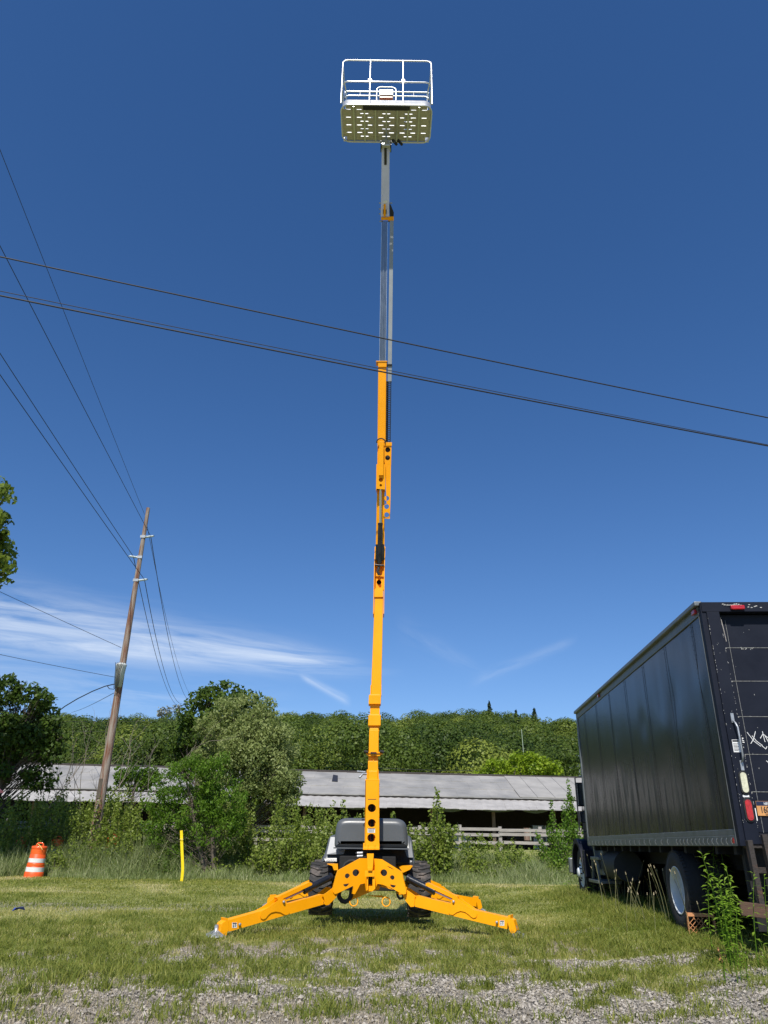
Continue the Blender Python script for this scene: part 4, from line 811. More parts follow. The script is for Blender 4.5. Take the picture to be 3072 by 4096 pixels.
def pillow(out, y, depth, r, slope=0):
    # shell with a rounded front rim: rings shrinking towards the front; slope leans the upper part back
    area = sum(out[i][0]*out[(i+1) % len(out)][1]-out[(i+1) % len(out)][0]*out[i][1] for i in range(len(out)))
    if area < 0: out = out[::-1]
    # resample and round the corners
    pts = []
    for i in range(len(out)):
        a, b = out[i], out[(i+1) % len(out)]; n = max(1, int(math.hypot(b[0]-a[0], b[1]-a[1])/.03))
        pts += [(a[0]+(b[0]-a[0])*k/n, a[1]+(b[1]-a[1])*k/n) for k in range(n)]
    P_ = np.array(pts)
    for _ in range(3): P_ = .5*P_+.25*(np.roll(P_, 1, 0)+np.roll(P_, -1, 0))
    tg = np.roll(P_, -1, 0)-np.roll(P_, 1, 0); nn = np.stack([-tg[:, 1], tg[:, 0]], 1); nn /= np.linalg.norm(nn, axis=1, keepdims=True)
    rings = [(0, depth)]+[(0, r)]+[(r*(1-math.cos(a)), r*(1-math.sin(a))) for a in np.linspace(.25, math.pi/2, 6)]
    mb = MB(); m_ = len(P_); V_ = []
    z_lo = P_[:, 1].min()
    for off, yy in rings:
        Q = P_+nn*off; V_ += [Vector((q[0], y+yy+slope*max(0, q[1]-z_lo), q[1])) for q in Q]
    F = [(i*m_+j, i*m_+(j+1) % m_, (i+1)*m_+(j+1) % m_, (i+1)*m_+j) for i in range(len(rings)-1) for j in range(m_)]
    mb.add(V_, F+[tuple(range(m_-1, -1, -1)), tuple(range((len(rings)-1)*m_, len(rings)*m_))], True); mb.sm[-1] = False; mb.sm[-2] = False
    return mb
# engine cover behind, turret cover in front of it
ec = MB(); E0 = (Vector((0, 13.3, 0)), Vector((0, 1, 0))); x0 = [atY(*z5(u, v), 13.5) for u, v in ((308, 600), (322, 560), (352, 500), (385, 345), (420, 325), (1160, 330), (1180, 350), (1205, 545), (1216, 622))]
# body panel: outline swept back, sloping front faces on both sides
def lerp3(a, b, t): return a+(b-a)*t
front = [(p.x, p.z) for p in x0]
ec = pillow(front, 13.5, 1.35, .07, .5); ec.build('engine_cover', grey_pl, lift)
for uu in (((372, 515), (405, 350), (440, 350), (560, 470), (548, 515)), ((1130, 545), (1100, 480), (1150, 470), (1172, 380), (1190, 545))):
    q = [atY(*z5(u, v), 13.5) for u, v in uu]; s_ = MB(); s_.prism([(p.x, p.z) for p in q], [], lambda a, b, w: Vector((a, 13.50+w+max(0, b-1.08)*.62, b)), 0, .12); tag(s_.build('side_panel', grey_lt, lift, bevel=.012), 'pale side panel, sunlit tone set in its colour')  # paler slabs paint the sunlit slopes of the engine cover
sk = MB(); q = [atY(*z5(u, v), 13.3) for u, v in ((472, 590), (472, 550), (520, 540), (548, 470), (1110, 475), (1135, 540), (1160, 560), (1160, 592))]; sk.prism([(p.x, p.z) for p in q], [], lambda a, b, w: Vector((a, 13.3+w, b)), 0, .3); sk.build('turntable_shroud', blackm, lift, bevel=.01)
tc_ = [(440, 455), (446, 350), (458, 250), (470, 205), (500, 178), (560, 168), (1050, 175), (1100, 190), (1128, 225), (1138, 300), (1148, 455)]
q = [atY(*z5(u, v), 12.85) for u, v in tc_]; tcv = pillow([(p.x, p.z) for p in q], 12.85, .62, .10); tcv.build('turret_cover', grey_pl, lift)
q = [atY(*z5(u, v), 12.83) for u, v in ((436, 448), (1152, 458), (1154, 470), (436, 460))]; lp = MB(); lp.prism([(p.x, p.z) for p in q], [], lambda a, b, w: Vector((a, 12.83+w, b)), -.01, .66); lp.build('cover_lip', grey_pl, lift, bevel=.008)
for u, v in ((648, 313), (697, 314), (892, 316), (941, 317), (646, 404), (696, 405), (890, 407), (939, 408)): MB().lathe([(0, -.006), (.009, -.006), (.013, 0), (.013, .01), (0, .01)], plates(u, v, 12.848), (0, 1, 0), 10).build('cover_bolt', alub, lift)
# ---- mast: planes the visible faces lie on
S0p, S0n = Vector((0, 12.45, 0)), Vector((0, 1, 0))
kz = atY(1515, 2270, 12.45).z; LEAN = R_(14)
bd = Vector((0, -math.sin(LEAN), math.cos(LEAN))); B1p = Vector((0, 12.45, kz)); B1n = Vector((0, math.cos(LEAN), math.sin(LEAN)))
kp = atP(1540, 868, B1p, B1n); JL = R_(44); jd = Vector((0, -math.sin(JL), math.cos(JL))); J1p = kp.copy(); J1n = Vector((0, math.cos(JL), math.sin(JL)))
PLN = {'m': (S0p, S0n), 'b': (B1p, B1n), 'j': (J1p, J1n)}
def face(pl, y0, xa, xb, y1, xc, xd, th, off=0):
    """box whose visible face spans survey rows y0 (xa..xb) to y1 (xc..xd); th = depth behind, off = shift towards the viewer"""
    p, n = PLN[pl]; p = p-n*off
    a = [atP(x, y, p, n) for x, y in ((xa, y0), (xb, y0), (xd, y1), (xc, y1))]
    return a, n, th
def seg(mb, pl, y0, xa, xb, y1, xc, xd, th, off=0):
    a, n, th = face(pl, y0, xa, xb, y1, xc, xd, th, off); return mb.hexa(a+[p+n*th for p in a])
def platepx(mb, pl, outer, holes, th, off=0):
    p, n = PLN[pl]; p = p-n*off; ux = Vector((1, 0, 0)); uy = ux.cross(n); uy = uy if uy.z > 0 else -uy
    def loc(q): r = atP(q[0], q[1], p, n)-p; return (r.dot(ux), r.dot(uy))
    return mb.prism([loc(q) for q in outer], [[loc(q) for q in h] for h in holes], lambda a, b, w: p+ux*a+uy*b+n*w, 0, th)
def hole(cx, cy, r): return circ(cx, cy, r, 22)
mb = MB(); platepx(mb, 'm', [(1461, 3121), (1518, 3121), (1517, 3300), (1515, 3395), (1461, 3395)], [hole(1487, 3232, 16.5), hole(1487, 3292, 16), hole(1485.5, 3351, 16.5)], .012, .10)
seg(mb, 'm', 3121, 1461, 1464, 3395, 1458.5, 1462, .26, .10); seg(mb, 'm', 3121, 1515, 1518, 3395, 1514, 1517, .26, .10); seg(mb, 'm', 3117, 1461, 1518, 3122, 1461, 1518, .26, .101)
ms = mb.build('mast_sleeve', yellow, lift, bevel=.002)
seg(MB(), 'm', 3125, 1466, 1512, 3390, 1464, 1512, .02, -.12).build('sleeve_back', yellow, ms)
mb = MB(); seg(mb, 'm', 3372, 1453, 1461, 3399, 1452, 1460, .1, .105); seg(mb, 'm', 3372, 1516, 1518, 3399, 1516, 1518, .1, .105); seg(mb, 'm', 3388, 1453, 1518, 3399, 1452, 1518, .2, .12)
for x in (1471, 1499): seg(mb, 'm', 3377, x-2, x+2, 3396, x-2, x+2, .02, .125)
mb.build('sleeve_flange', yellow, ms, bevel=.003)
tb = MB()
for x in (1480, 1488, 1494): p0, p1 = atP(x, 3160, S0p-S0n*(-.02), S0n), atP(x-3, 3380, S0p-S0n*(-.0), S0n); tb.tube([p0, p1], .012, 8)
tb.build('sleeve_hose', blackm, ms)
d_ = MB(); seg(d_, 'm', 3313, 1471, 1500, 3331, 1471, 1500, .002, .104); dc = d_.build('warning_decal', white, ms); k = MB(); seg(k, 'm', 3313.5, 1472, 1499, 3317, 1472, 1499, .001, .106)
for yy_ in (3320, 3323.5, 3327): seg(k, 'm', yy_, 1473, 1492, yy_+1.3, 1473, 1492, .001, .106)
seg(k, 'm', 3319, 1494, 1496, 3329, 1494, 1496, .001, .106); k.build('decal_print', ink, dc)
for x, y in ((1474, 3162), (1506, 3162), (1474, 3248), (1502, 3248), (1474, 3277), (1502, 3277), (1473, 3195), (1505, 3195)):
    MB().lathe([(0, -.006), (.008, -.006), (.008, .004), (0, .004)], atP(x, y, S0p-S0n*.102, S0n), (0, 1, 0), 8).build('bolt', ink, ms)
mb = MB(); seg(mb, 'm', 3196, 1471, 1505, 3198, 1471, 1505, .01, .103); mb.build('seam_bracket', ink, ms)
r1 = MB(); seg(r1, 'm', 3043, 1472, 1512, 3125, 1472, 1513, .15, .03); seg(r1, 'm', 3078, 1467, 1473, 3125, 1465, 1472, .2, .06); seg(r1, 'm', 3078, 1510, 1514.5, 3125, 1511, 1516, .2, .06); seg(r1, 'm', 3083, 1473, 1510, 3125, 1472, 1511, .02, .045)
for nm_, row in (('inner_mast', (3019, 1474, 1513, 3046, 1473, 1513, .13, .0)), ('inner_mast', (2895, 1479, 1518, 2925, 1478, 1517, .13, .0)), ('inner_mast', (2815, 1480.5, 1519, 2862, 1480, 1519, .13, .0))):
    seg(MB(), 'm', *row).build(nm_, yellow, lift, bevel=.004)
seg(r1, 'm', 2919, 1477, 1515, 3018, 1475, 1514, .15, .04); seg(r1, 'm', 2912, 1479, 1514, 2922, 1478, 1515, .15, .03)
r1.build('mast_tube', yellow, lift, bevel=.008)
r2 = MB(); seg(r2, 'm', 3008, 1464, 1530, 3013, 1464, 1530, .22, .08); seg(r2, 'm', 3012, 1467, 1527, 3024, 1470, 1520, .02, .06); seg(r2, 'm', 3014, 1492, 1495, 3046, 1492, 1495, .03, .03); r2.build('mast_flange', yellow, lift)
for x in (1464, 1528): MB().tube([atP(x-8, 3005, S0p-S0n*.1, S0n), atP(x+8, 3009, S0p-S0n*.1, S0n)], .022, 8).build('latch', blackm, lift)
seg(MB(), 'm', 3008, 1482, 1506, 3015, 1482, 1506, .03, .1).build('latch', blackm, lift)
a = atP(1466, 3096, S0p-S0n*.12, S0n); MB().tube([a, a+Vector((-.06, -.02, .0)), a+Vector((-.11, -.05, -.06))], .018, 8).tube([a+Vector((-.02, 0, .03)), a+Vector((-.15, -.02, .035))], .014, 8).build('limit_switch', galv, lift)
for (y0, xa, xb, y1, xc, xd) in ((2779, 1475.5, 1524.5, 2816, 1474, 1523), (2859, 1474, 1523, 2902, 1472.5, 1522.5)):
    c = MB(); seg(c, 'm', y0, xa, xb, y1, xc, xd, .22, .055); seg(c, 'm', y0-2, xa+5, xb-5, y0+1, xa+5, xb-5, .2, .045); o_ = c.build('mast_collar', yellow, lift, bevel=.006)
tb = MB(); seg(tb, 'm', 2384, 1499, 1533, 2782, 1483, 1525, .18, .02); tb.build('mast_tube', yellow, lift, bevel=.01)
tb = MB(); seg(tb, 'm', 2355, 1498.5, 1532.5, 2388, 1497.5, 1532, .10, .045); seg(tb, 'm', 2740, 1482, 1486, 2782, 1481, 1485, .1, .03); seg(tb, 'm', 2740, 1523, 1526, 2782, 1522.5, 1525.5, .1, .03); tb.build('splice_plate', yellow, lift, bevel=.004)
tb = MB(); seg(tb, 'm', 2235, 1497, 1500, 2455, 1492, 1495.5, .24, .04); seg(tb, 'm', 2262, 1536, 1539, 2455, 1533, 1536.5, .24, .04); seg(tb, 'm', 2186, 1499, 1503, 2238, 1497, 1501, .2, .03); seg(tb, 'm', 2186, 1538, 1541.5, 2264, 1536, 1539.5, .2, .03)
tb.build('riser_side_plate', yellow, lift, bevel=.003)
seg(MB(), 'm', 2262, 1499, 1536, 2362, 1497, 1535, .02, -.22).build('riser_shade_back', ink, lift)  # black sheet added behind the web hole to stand for recess shade
tb = MB(); platepx(tb, 'm', [(1498, 2268), (1537, 2268), (1535, 2358), (1496.5, 2358)], [hole(1516, 2329, 10)], .01, -.10); seg(tb, 'm', 2268, 1498, 1537, 2300, 1498, 1537, .01, -.12); tb.build('riser_web', yellow, lift)
for x, y in ((1497, 2285), (1497, 2352), (1536, 2349), (1495, 2445), (1534, 2447), (1537, 2275), (1503, 2372), (1529, 2372)): MB().lathe([(0, -.008), (.011, -.008), (.011, .006), (0, .006)], atP(x, y, S0p-S0n*.055, S0n), (0, 1, 0), 8).build('bolt', ink, lift)
def bpt(x, y, off): return atP(x, y, B1p-B1n*off, B1n)
# upper boom
ub = MB(); seg(ub, 'b', 1459, 1513, 1545.5, 1962, 1508, 1541, .17, 0); seg(ub, 'b', 1955, 1508, 1538, 2268, 1501, 1539, .13, -.07)
ub.build('upper_boom', yellow, lift, bevel=.008)
ub = MB(); seg(ub, 'b', 1447, 1512, 1547, 1468, 1512.5, 1546, .19, .018); seg(ub, 'b', 1443, 1504, 1549, 1447, 1504, 1549, .22, .03); ub.build('boom_end_collar', yellow, lift, bevel=.004)
ub = MB()
platepx(ub, 'b', [(1505.5, 1857), (1542.5, 1857), (1541, 1958), (1504.5, 1955)], [hole(1523.5, 1919, 8.5), hole(1523, 1941, 5)], .012, .07); seg(ub, 'b', 1857, 1505.5, 1507, 1962, 1504, 1506, .2, .068); seg(ub, 'b', 1857, 1541, 1542.5, 1962, 1539.5, 1541, .2, .068)
br_ = ub.build('cylinder_mount', yellow, lift, bevel=.002); seg(MB(), 'b', 1951, 1505, 1541, 1958, 1505, 1540, .1, .06).build('mount_pad', blackm, br_)
seg(MB(), 'b', 1766, 1517, 1535, 1901, 1515, 1534, .05, .105).build('mount_strut', yellow, br_, bevel=.003)
ub = MB(); platepx(ub, 'b', [(1535.5, 1772), (1566, 1772), (1565, 1785), (1564, 1850), (1562, 2000), (1559.5, 2075), (1532, 2074), (1533, 2020), (1547, 2018), (1540, 1860), (1535.5, 1835)],
        [hole(1551, 1799, 10.3), hole(1550.5, 1831, 10), hole(1547, 1993, 10), hole(1546.5, 2026, 10), hole(1546.5, 2059, 10)], .008, .03)
seg(ub, 'b', 1772, 1564.5, 1566.5, 1860, 1563, 1564.5, .1, .03); seg(ub, 'b', 1769, 1535.5, 1567.5, 1783, 1535.5, 1567.5, .015, .045)
cb = ub.build('cable_bracket', yellow, lift, bevel=.002)
MB().tube([bpt(1524+17*math.cos(a), 1768-14*math.sin(a), .06) for a in np.linspace(-.2, 3.4, 12)], .012, 8).build('cable_loop', blackm, lift)
seg(MB(), 'b', 1785, 1539, 1563, 1845, 1539, 1562, .01, -.02).build('bracket_backing', ink, cb)
# cable chain of links
cc = MB(); n_ = 34
for i in range(n_):
    y0 = 1524+i*(1778-1524)/n_; y1 = y0+5.6; sh_ = -3.2*i/n_
    seg(cc, 'b', y0, 1546+sh_, 1549.5+sh_, y1, 1546+sh_, 1549.5+sh_, .05, .03); seg(cc, 'b', y0, 1562.5+sh_, 1565.5+sh_, y1, 1562.5+sh_, 1565.5+sh_, .05, .03); seg(cc, 'b', y0+1.2, 1549+sh_, 1563+sh_, y0+3.4, 1549+sh_, 1563+sh_, .02, .02)
cc.build('cable_chain', blackp, lift)
seg(MB(), 'b', 1524, 1543, 1554, 1775, 1541, 1551, .04, -.03).build('hose_bundle', blackm, lift)
ct = MB(); seg(ct, 'b', 882, 1559.5, 1574.5, 1526, 1550.5, 1566.5, .06, .0); ct.build('cable_tube', mat('cable_tube_grey', (.26, .28, .29), .45, 0, .06, 5), lift, bevel=.004)
seg(MB(), 'b', 1456, 1547, 1569, 1462, 1547, 1569, .09, .02).build('tube_clamp', blackp, lift)
et = MB(); seg(et, 'b', 885, 1526.5, 1550, 1446, 1518, 1542, .13, -.02); es = et.build('extension_tube', steel, lift, bevel=.012, seg=3)
et = MB(); seg(et, 'b', 890, 1525.5, 1527, 1446, 1517, 1518.5, .1, -.01); seg(et, 'b', 890, 1549.5, 1551, 1446, 1541.5, 1543, .1, -.01); et.build('wear_strip', alu, es)
seg(MB(), 'b', 900, 1533, 1540, 1446, 1525.5, 1532, .02, -.005).build('tube_rib', steel, es, bevel=.003)
# hydraulic cylinder of the riser
c0 = atP(1522, 1958, B1p-B1n*.05, B1n); c1 = atP(1521.5, 2092, B1p-B1n*.02, B1n); c2 = atP(1517.5, 2255, B1p-B1n*(-.01), B1n)
MB().tube([c0, c1], .02, 12).build('cylinder_rod', chrome, lift)
hcy = MB(); hcy.tube([c1, c2], .042, 18); hcy.tube([c1, c1+(c2-c1)*.05], .046, 18); o_ = hcy.build('cylinder_barrel', blackp, lift)
seg(MB(), 'b', 2177, 1503, 1537, 2240, 1501, 1537, .05, -.0).build('pivot_block', blackp, lift)
MB().tube([atP(1499, 2260, S0p-S0n*.05, S0n), atP(1537, 2262, S0p-S0n*.05, S0n)], .016, 10).build('pivot_pin', blackp, lift)
MB().tube([atP(1516, 2268, S0p-S0n*.02, S0n), atP(1510, 2285, S0p-S0n*.05, S0n), atP(1517, 2300, S0p-S0n*.03, S0n)], .026, 8).build('hydraulic_hose', blackm, lift)
# jib
jb = MB(); seg(jb, 'j', 585, 1527, 1558.5, 868, 1523, 1557, .13, 0); jo = jb.build('jib_tube', jibm, lift, bevel=.014, seg=3)
seg(MB(), 'j', 585, 1537, 1547, 659, 1537, 1547, .01, .012).build('hose_guard', blackp, jo, bevel=.002)
jb = MB(); seg(jb, 'j', 869, 1524, 1553, 880, 1525, 1553, .15, .01); seg(jb, 'j', 866, 1553, 1575, 883, 1553, 1575, .1, .02); jk = jb.build('jib_knuckle', yellow, lift, bevel=.004)
seg(MB(), 'j', 816, 1535, 1543, 866, 1534, 1542.5, .03, .03).build('link_bar', yellow, jk, bevel=.003)
seg(MB(), 'j', 838, 1532, 1546, 856, 1532, 1546, .01, .012).build('access_slot', ink, jk)
wd = MB(); platepx(wd, 'j', [(1558, 816), (1563, 818), (1569, 834), (1575.5, 850), (1574.5, 866), (1559, 866)], [], .08, 0); wd.build('hose_boot', blackm, jk)
for x, y in ((1520, 812), (1520, 836), (1519.5, 855), (1559, 812), (1522, 885), (1555, 886)): MB().lathe([(0, -.02), (.012, -.02), (.012, .05), (0, .05)], atP(x, y, J1p-J1n*(-.03), J1n), (1, 0, 0), 8).build('bolt', galv, jk)
d_ = MB(); seg(d_, 'j', 802, 1534, 1549, 812, 1534, 1549, .002, .004); d_.build('warning_decal', white, jo)
# ---- basket
zf = 13.5; yN, yFr = 9.24, 10.02; bl = atP(1362, 440, (0, yN, 0), (0, 1, 0)).x; brx = atP(1729, 445, (0, yN, 0), (0, 1, 0)).x; bcx = (bl+brx)/2; bw = (brx-bl)/2; bcy = (yN+yFr)/2; bd2 = (yFr-yN)/2
def rrect(hw, hd, r, z, n=6, cx=None, cy=None):
    cx = bcx if cx is None else cx; cy = bcy if cy is None else cy; P_ = []
    for sx_, sy_, a in ((1, -1, -90), (1, 1, 0), (-1, 1, 90), (-1, -1, 180)):
        for i in range(n+1):
            t = R_(a+90*i/n); P_.append(Vector((cx+sx_*(hw-r)+r*math.cos(t), cy+sy_*(hd-r)+r*math.sin(t), z)))
    return P_
bk = MB(); bk.tube(rrect(bw, bd2, .14, zf-.02), .016, 8, closed=True)
basket = bk.build('basket', alub, lift)
# slotted floor: strips around every slot
xsl = sorted({-bw+.03, bw-.03}); slots = []
for i in range(8):
    cx_ = -bw+.03+(i+.5)*(2*bw-.06)/8
    for j in range(4): slots.append((cx_-.045, cx_+.045, -bd2+.10+j*.16, -bd2+.10+j*.16+.016))
for cx_ in (-.41, 0, .41):
    for j in range(4):
        for s in (-1, 1): slots.append((cx_+s*.045-.028, cx_+s*.045+.028, -bd2+.18+j*.16, -bd2+.18+j*.16+.016))
xc = sorted({round(v, 4) for s in slots for v in s[:2]} | {round(-bw+.014, 4), round(bw-.014, 4)}); yc = sorted({round(v, 4) for s in slots for v in s[2:]} | {round(-bd2+.014, 4), round(bd2-.014, 4)})
fl = MB()
for i in range(len(xc)-1):
    for j in range(len(yc)-1):
        mx_, my_ = (xc[i]+xc[i+1])/2, (yc[j]+yc[j+1])/2
        if any(a < mx_ < b and c < my_ < d for a, b, c, d in slots): continue
        cut = .13
        if abs(mx_) > bw-.10 and abs(my_) > bd2-.06: continue
        fl.add([(bcx+xc[i], bcy+yc[j], zf), (bcx+xc[i+1], bcy+yc[j], zf), (bcx+xc[i+1], bcy+yc[j+1], zf), (bcx+xc[i], bcy+yc[j+1], zf)], [(0, 1, 2, 3)])
flo = fl.build('floor_plate', alup, basket); sm_ = flo.modifiers.new('solid', 'SOLIDIFY'); sm_.thickness = .004
lips = MB()
for a, b, c, d in slots: lips.add([(bcx+a, bcy+d+.001, zf+.001), (bcx+b, bcy+d+.001, zf+.001), (bcx+b, bcy+d+.010, zf+.030), (bcx+a, bcy+d+.010, zf+.030), (bcx+a, bcy+d+.004, zf+.001), (bcx+b, bcy+d+.004, zf+.001), (bcx+b, bcy+d+.013, zf+.030), (bcx+a, bcy+d+.013, zf+.030)], [(0, 1, 2, 3), (4, 5, 6, 7), (0, 3, 7, 4), (1, 2, 6, 5), (2, 3, 7, 6)])
lips.build('floor_slot_lip', mat('sunlit_cut_aluminium', (.9, .9, .9), .5, .1, .03), basket)  # lips added to catch sun through the slots; near-white colour strengthens the glare
for i in range(7):
    x = bcx-bw+.03+(i+1)*(2*bw-.06)/8; MB().box((x-.014, yN+.03, zf-.035), (x+.014, yFr-.02, zf-.004)).build('floor_bearer', alu, basket, bevel=.003)
MB().box((bcx-.43, yN+.005, zf-.05), (bcx+.43, yN+.085, zf-.008)).build('bumper_strip', blackm, basket, bevel=.004)
tbd = MB(); P1 = rrect(bw-.012, bd2-.012, .13, zf); P2 = [p+Vector((0, 0, .13)) for p in P1]; P3 = rrect(bw-.016, bd2-.016, .13, zf); P4 = [p+Vector((0, 0, .13)) for p in P3]; k = len(P1)
tbd.add(P1+P2+P3+P4, [(i, (i+1) % k, (i+1) % k+k, i+k) for i in range(k)]+[(i+2*k, (i+1) % k+2*k, (i+1) % k+3*k, i+3*k) for i in range(k)]+[(i+k, (i+1) % k+k, (i+1) % k+3*k, i+3*k) for i in range(k)], True)
tbd.build('toe_board', alub, basket)
zt, zm_ = zf+1.22, zf+.64
for z_, nm_ in ((zt, 'top_rail'),): 
    pass
# front hoop: near rail with corners turned down, side rails, far rails
def zat(py, Yd): return atY(1545, py, Yd).z
def hoop(z, yv, drop): # horizontal tube with down-turned rounded ends
    r = .10; pts = [Vector((bcx-bw, yv, z-drop))]+[Vector((bcx-bw+r-r*math.cos(a), yv, z-r+r*math.sin(a))) for a in np.linspace(0, math.pi/2, 6)]+[Vector((bcx+bw-r+r*math.sin(a), yv, z-r+r*math.cos(a))) for a in np.linspace(0, math.pi/2, 6)]+[Vector((bcx+bw, yv, z-drop))]
    return pts
ztN, zmN, ztF = zat(243, yN), zat(328, yN), zat(368, yFr)
MB().tube(hoop(ztN, yN, ztN-zf-.02), .0145, 10).build('top_rail', alub, basket)
mr_ = rrect(bw, bd2, .12, zmN); MB().tube(mr_, .0145, 8, closed=True).build('mid_rail', alub, basket)
MB().tube([Vector((bcx-bw+.03, yFr, ztF)), Vector((bcx+bw-.03, yFr, ztF))], .0155, 10).build('rear_rail', alub, basket)
MB().tube(hoop(zat(388, yFr), yFr-.02, -.10)[::1], .013, 8).build('rear_rail', alub, basket)
for s in (-1, 1):
    MB().tube([Vector((bcx+s*bw, yN, ztN-.12)), Vector((bcx+s*bw, (yN+yFr)/2, ztN-.03)), Vector((bcx+s*(bw-.01), yFr-.08, ztF-.01)), Vector((bcx+s*(bw-.03), yFr, ztF-.1)), Vector((bcx+s*(bw-.03), yFr, zf))], .0155, 10).build('side_rail', alub, basket)
    MB().tube([Vector((bcx+s*(bw-.30), yFr, ztF)), Vector((bcx+s*(bw-.30), yFr-.02, zat(388, yFr)))], .010, 8).build('rail_strut', alu, basket)
for px_ in (1480, 1612.5):
    x = atY(px_, 330, yN).x; pst = MB(); pst.tube([(x, yN-.005, zf), (x, yN-.005, ztN)], .016, 10); pst.box((x-.03, yN-.03, zmN-.03), (x+.03, yN+.01, zmN+.04)); pst.build('rail_post', alub, basket)
ya = 9.93; cxa = atY(1545, 380, ya).x; zt_a = zat(349, ya); r = .09; hw = .19
arch = [Vector((cxa-hw, ya, zf+.1))]+[Vector((cxa-hw+r-r*math.cos(a), ya, zt_a-r+r*math.sin(a))) for a in np.linspace(0, math.pi/2, 6)]+[Vector((cxa+hw-r+r*math.sin(a), ya, zt_a-r+r*math.cos(a))) for a in np.linspace(0, math.pi/2, 6)]+[Vector((cxa+hw, ya, zf+.1))]
MB().tube(arch, .013, 10).build('control_guard', alub, basket)
z0_, z1_ = zat(395, ya-.06), zat(375, ya-.06); cbx = MB(); cbx.box((cxa-.135, ya-.15, z0_), (cxa+.135, ya+.02, z1_)); co_ = cbx.build('control_box', mat('control_box_metal', (.6, .6, .58), .4, .3, .05), basket, bevel=.006)
MB().box((cxa-.125, ya-.13, zat(404, ya-.06)), (cxa+.125, ya+.01, zat(397, ya-.06))).build('control_strip', orangel, co_)
# basket mount
mt = MB(); a = atP(1544, 575, J1p, J1n); mt.box((a.x-.09, a.y-.02, a.z-.06), (a.x+.09, a.y+.14, a.z+.10)); mt.build('basket_mount', alu, lift, bevel=.01)
for s in (-1, 1): MB().box((a.x+s*.095-.008, a.y-.05, a.z-.16), (a.x+s*.095+.008, a.y+.06, a.z+.02)).build('mount_ear', blackp, lift)
b1 = a+Vector((.13, 0, .06)); 
for dx in (0, .10): MB().tube([b1+Vector((dx, 0, .04)), b1+Vector((dx+.07, -.02, -.10))], .027, 8).build('hanging_plug', blackm, lift)
MB().tube([b1+Vector((-.02, 0, .05)), b1+Vector((.06, .02, 0)), b1+Vector((.14, 0, .03))], .012, 6).build('hanging_cable', blackm, lift)
# ================================================================== BOX TRUCK
HD = R_(3.4); TG = .115; TO = Vector((4.0, 8.94, TG))
truck = empty('box_truck', TO, 'black box truck parked on the right with dented side and roll-up rear door', 'truck', rz=-HD)
LOCAL[0] = True
def tb(a, b, name, m, parent=truck, bevel=.004): return MB().box(a, b).build(name, m, parent, bevel=bevel)
Lb, Wb, z0, z1 = 8.45, 2.5, 1.07, 3.86
shell = MB(); shell.box((.02, .14, z0+.12), (Wb-.02, Lb-.02, z1-.06)); box_ = shell.build('cargo_box', truckblk, truck, bevel=.01)
# side panels with dents: fine grid displaced
def sidepanels():
    ny, nz = 190, 70; ys_ = np.linspace(.10, Lb-.06, ny); zs_ = np.linspace(z0+.165, z1-.14, nz); Yg, Zg = np.meshgrid(ys_, zs_, indexing='ij')
    d = .009*(fbm(Yg*1.3+3, Zg*.55+1, 3)-.5)+.0045*(fbm(Yg*4.2+11, Zg*1.1+5, 3)-.5)
    for cy, cz, r, a in ((.35, 3.0, .22, .012), (1.5, 2.95, .25, -.012), (2.1, 2.6, .3, .012), (3.2, 2.85, .2, -.008), (5.1, 2.5, .3, .01)): d = d+a*np.exp(-(((Yg-cy)/r)**2+((Zg-cz)/(r*1.2))**2))
    seam = np.zeros_like(d)
    for s in SEAMS: seam = seam+.0008*np.exp(-((Yg-s)/.02)**2)
    V_ = np.stack([.005-d*1.0-seam, Yg, Zg], -1).reshape(-1, 3); b = MB(); b.add([tuple(v) for v in V_], [(i*nz+j, i*nz+j+1, (i+1)*nz+j+1, (i+1)*nz+j) for i in range(ny-1) for j in range(nz-1)], True)
    return b.build('side_panel', truckside, box_, fix=False)
SEAMS = [.42, 1.62, 2.82, 4.02, 5.22, 6.42, 7.62]
def sidemat():
    M = truckblk.copy(); M.name = 'truck_side_black'; t = M.node_tree; n = t.nodes; l = t.links; b = n['Principled BSDF']; b.inputs['Coat Weight'].default_value = .10; b.inputs['Coat Roughness'].default_value = .12
    tcn = n.new('ShaderNodeTexCoord'); mp = n.new('ShaderNodeMapping'); mp.inputs['Scale'].default_value = (3, 5, .55); l.new(tcn.outputs['Object'], mp.inputs[0])
    no = n.new('ShaderNodeTexNoise'); no.inputs['Scale'].default_value = 1.3; no.inputs['Detail'].default_value = 6; no.inputs['Distortion'].default_value = .4; l.new(mp.outputs[0], no.inputs['Vector'])
    sx_ = n.new('ShaderNodeSeparateXYZ'); l.new(tcn.outputs['Object'], sx_.inputs[0])
    # chalky oxidised runs on the lower half of the paint
    mh = n.new('ShaderNodeMapRange'); mh.interpolation_type = 'SMOOTHSTEP'; l.new(sx_.outputs[2], mh.inputs[0]); mh.inputs[1].default_value = 2.55; mh.inputs[2].default_value = 1.5
    r = n.new('ShaderNodeValToRGB'); l.new(no.outputs[0], r.inputs[0]); r.color_ramp.elements[0].position = .50; r.color_ramp.elements[1].position = .66
    mu = n.new('ShaderNodeMath'); mu.operation = 'MULTIPLY'; l.new(r.outputs[0], mu.inputs[0]); l.new(mh.outputs[0], mu.inputs[1])
    mxn = n.new('ShaderNodeMix'); mxn.data_type = 'RGBA'; l.new(mu.outputs[0], mxn.inputs[0]); mxn.inputs[6].default_value = (.006, .007, .007, 1); mxn.inputs[7].default_value = (.034, .030, .024, 1); l.new(mxn.outputs[2], b.inputs['Base Color'])
    mr = n.new('ShaderNodeMapRange'); l.new(mu.outputs[0], mr.inputs[0]); mr.inputs[3].default_value = .26; mr.inputs[4].default_value = .6; l.new(mr.outputs[0], b.inputs['Roughness'])
    return M
truckside = sidemat(); sidepanels()
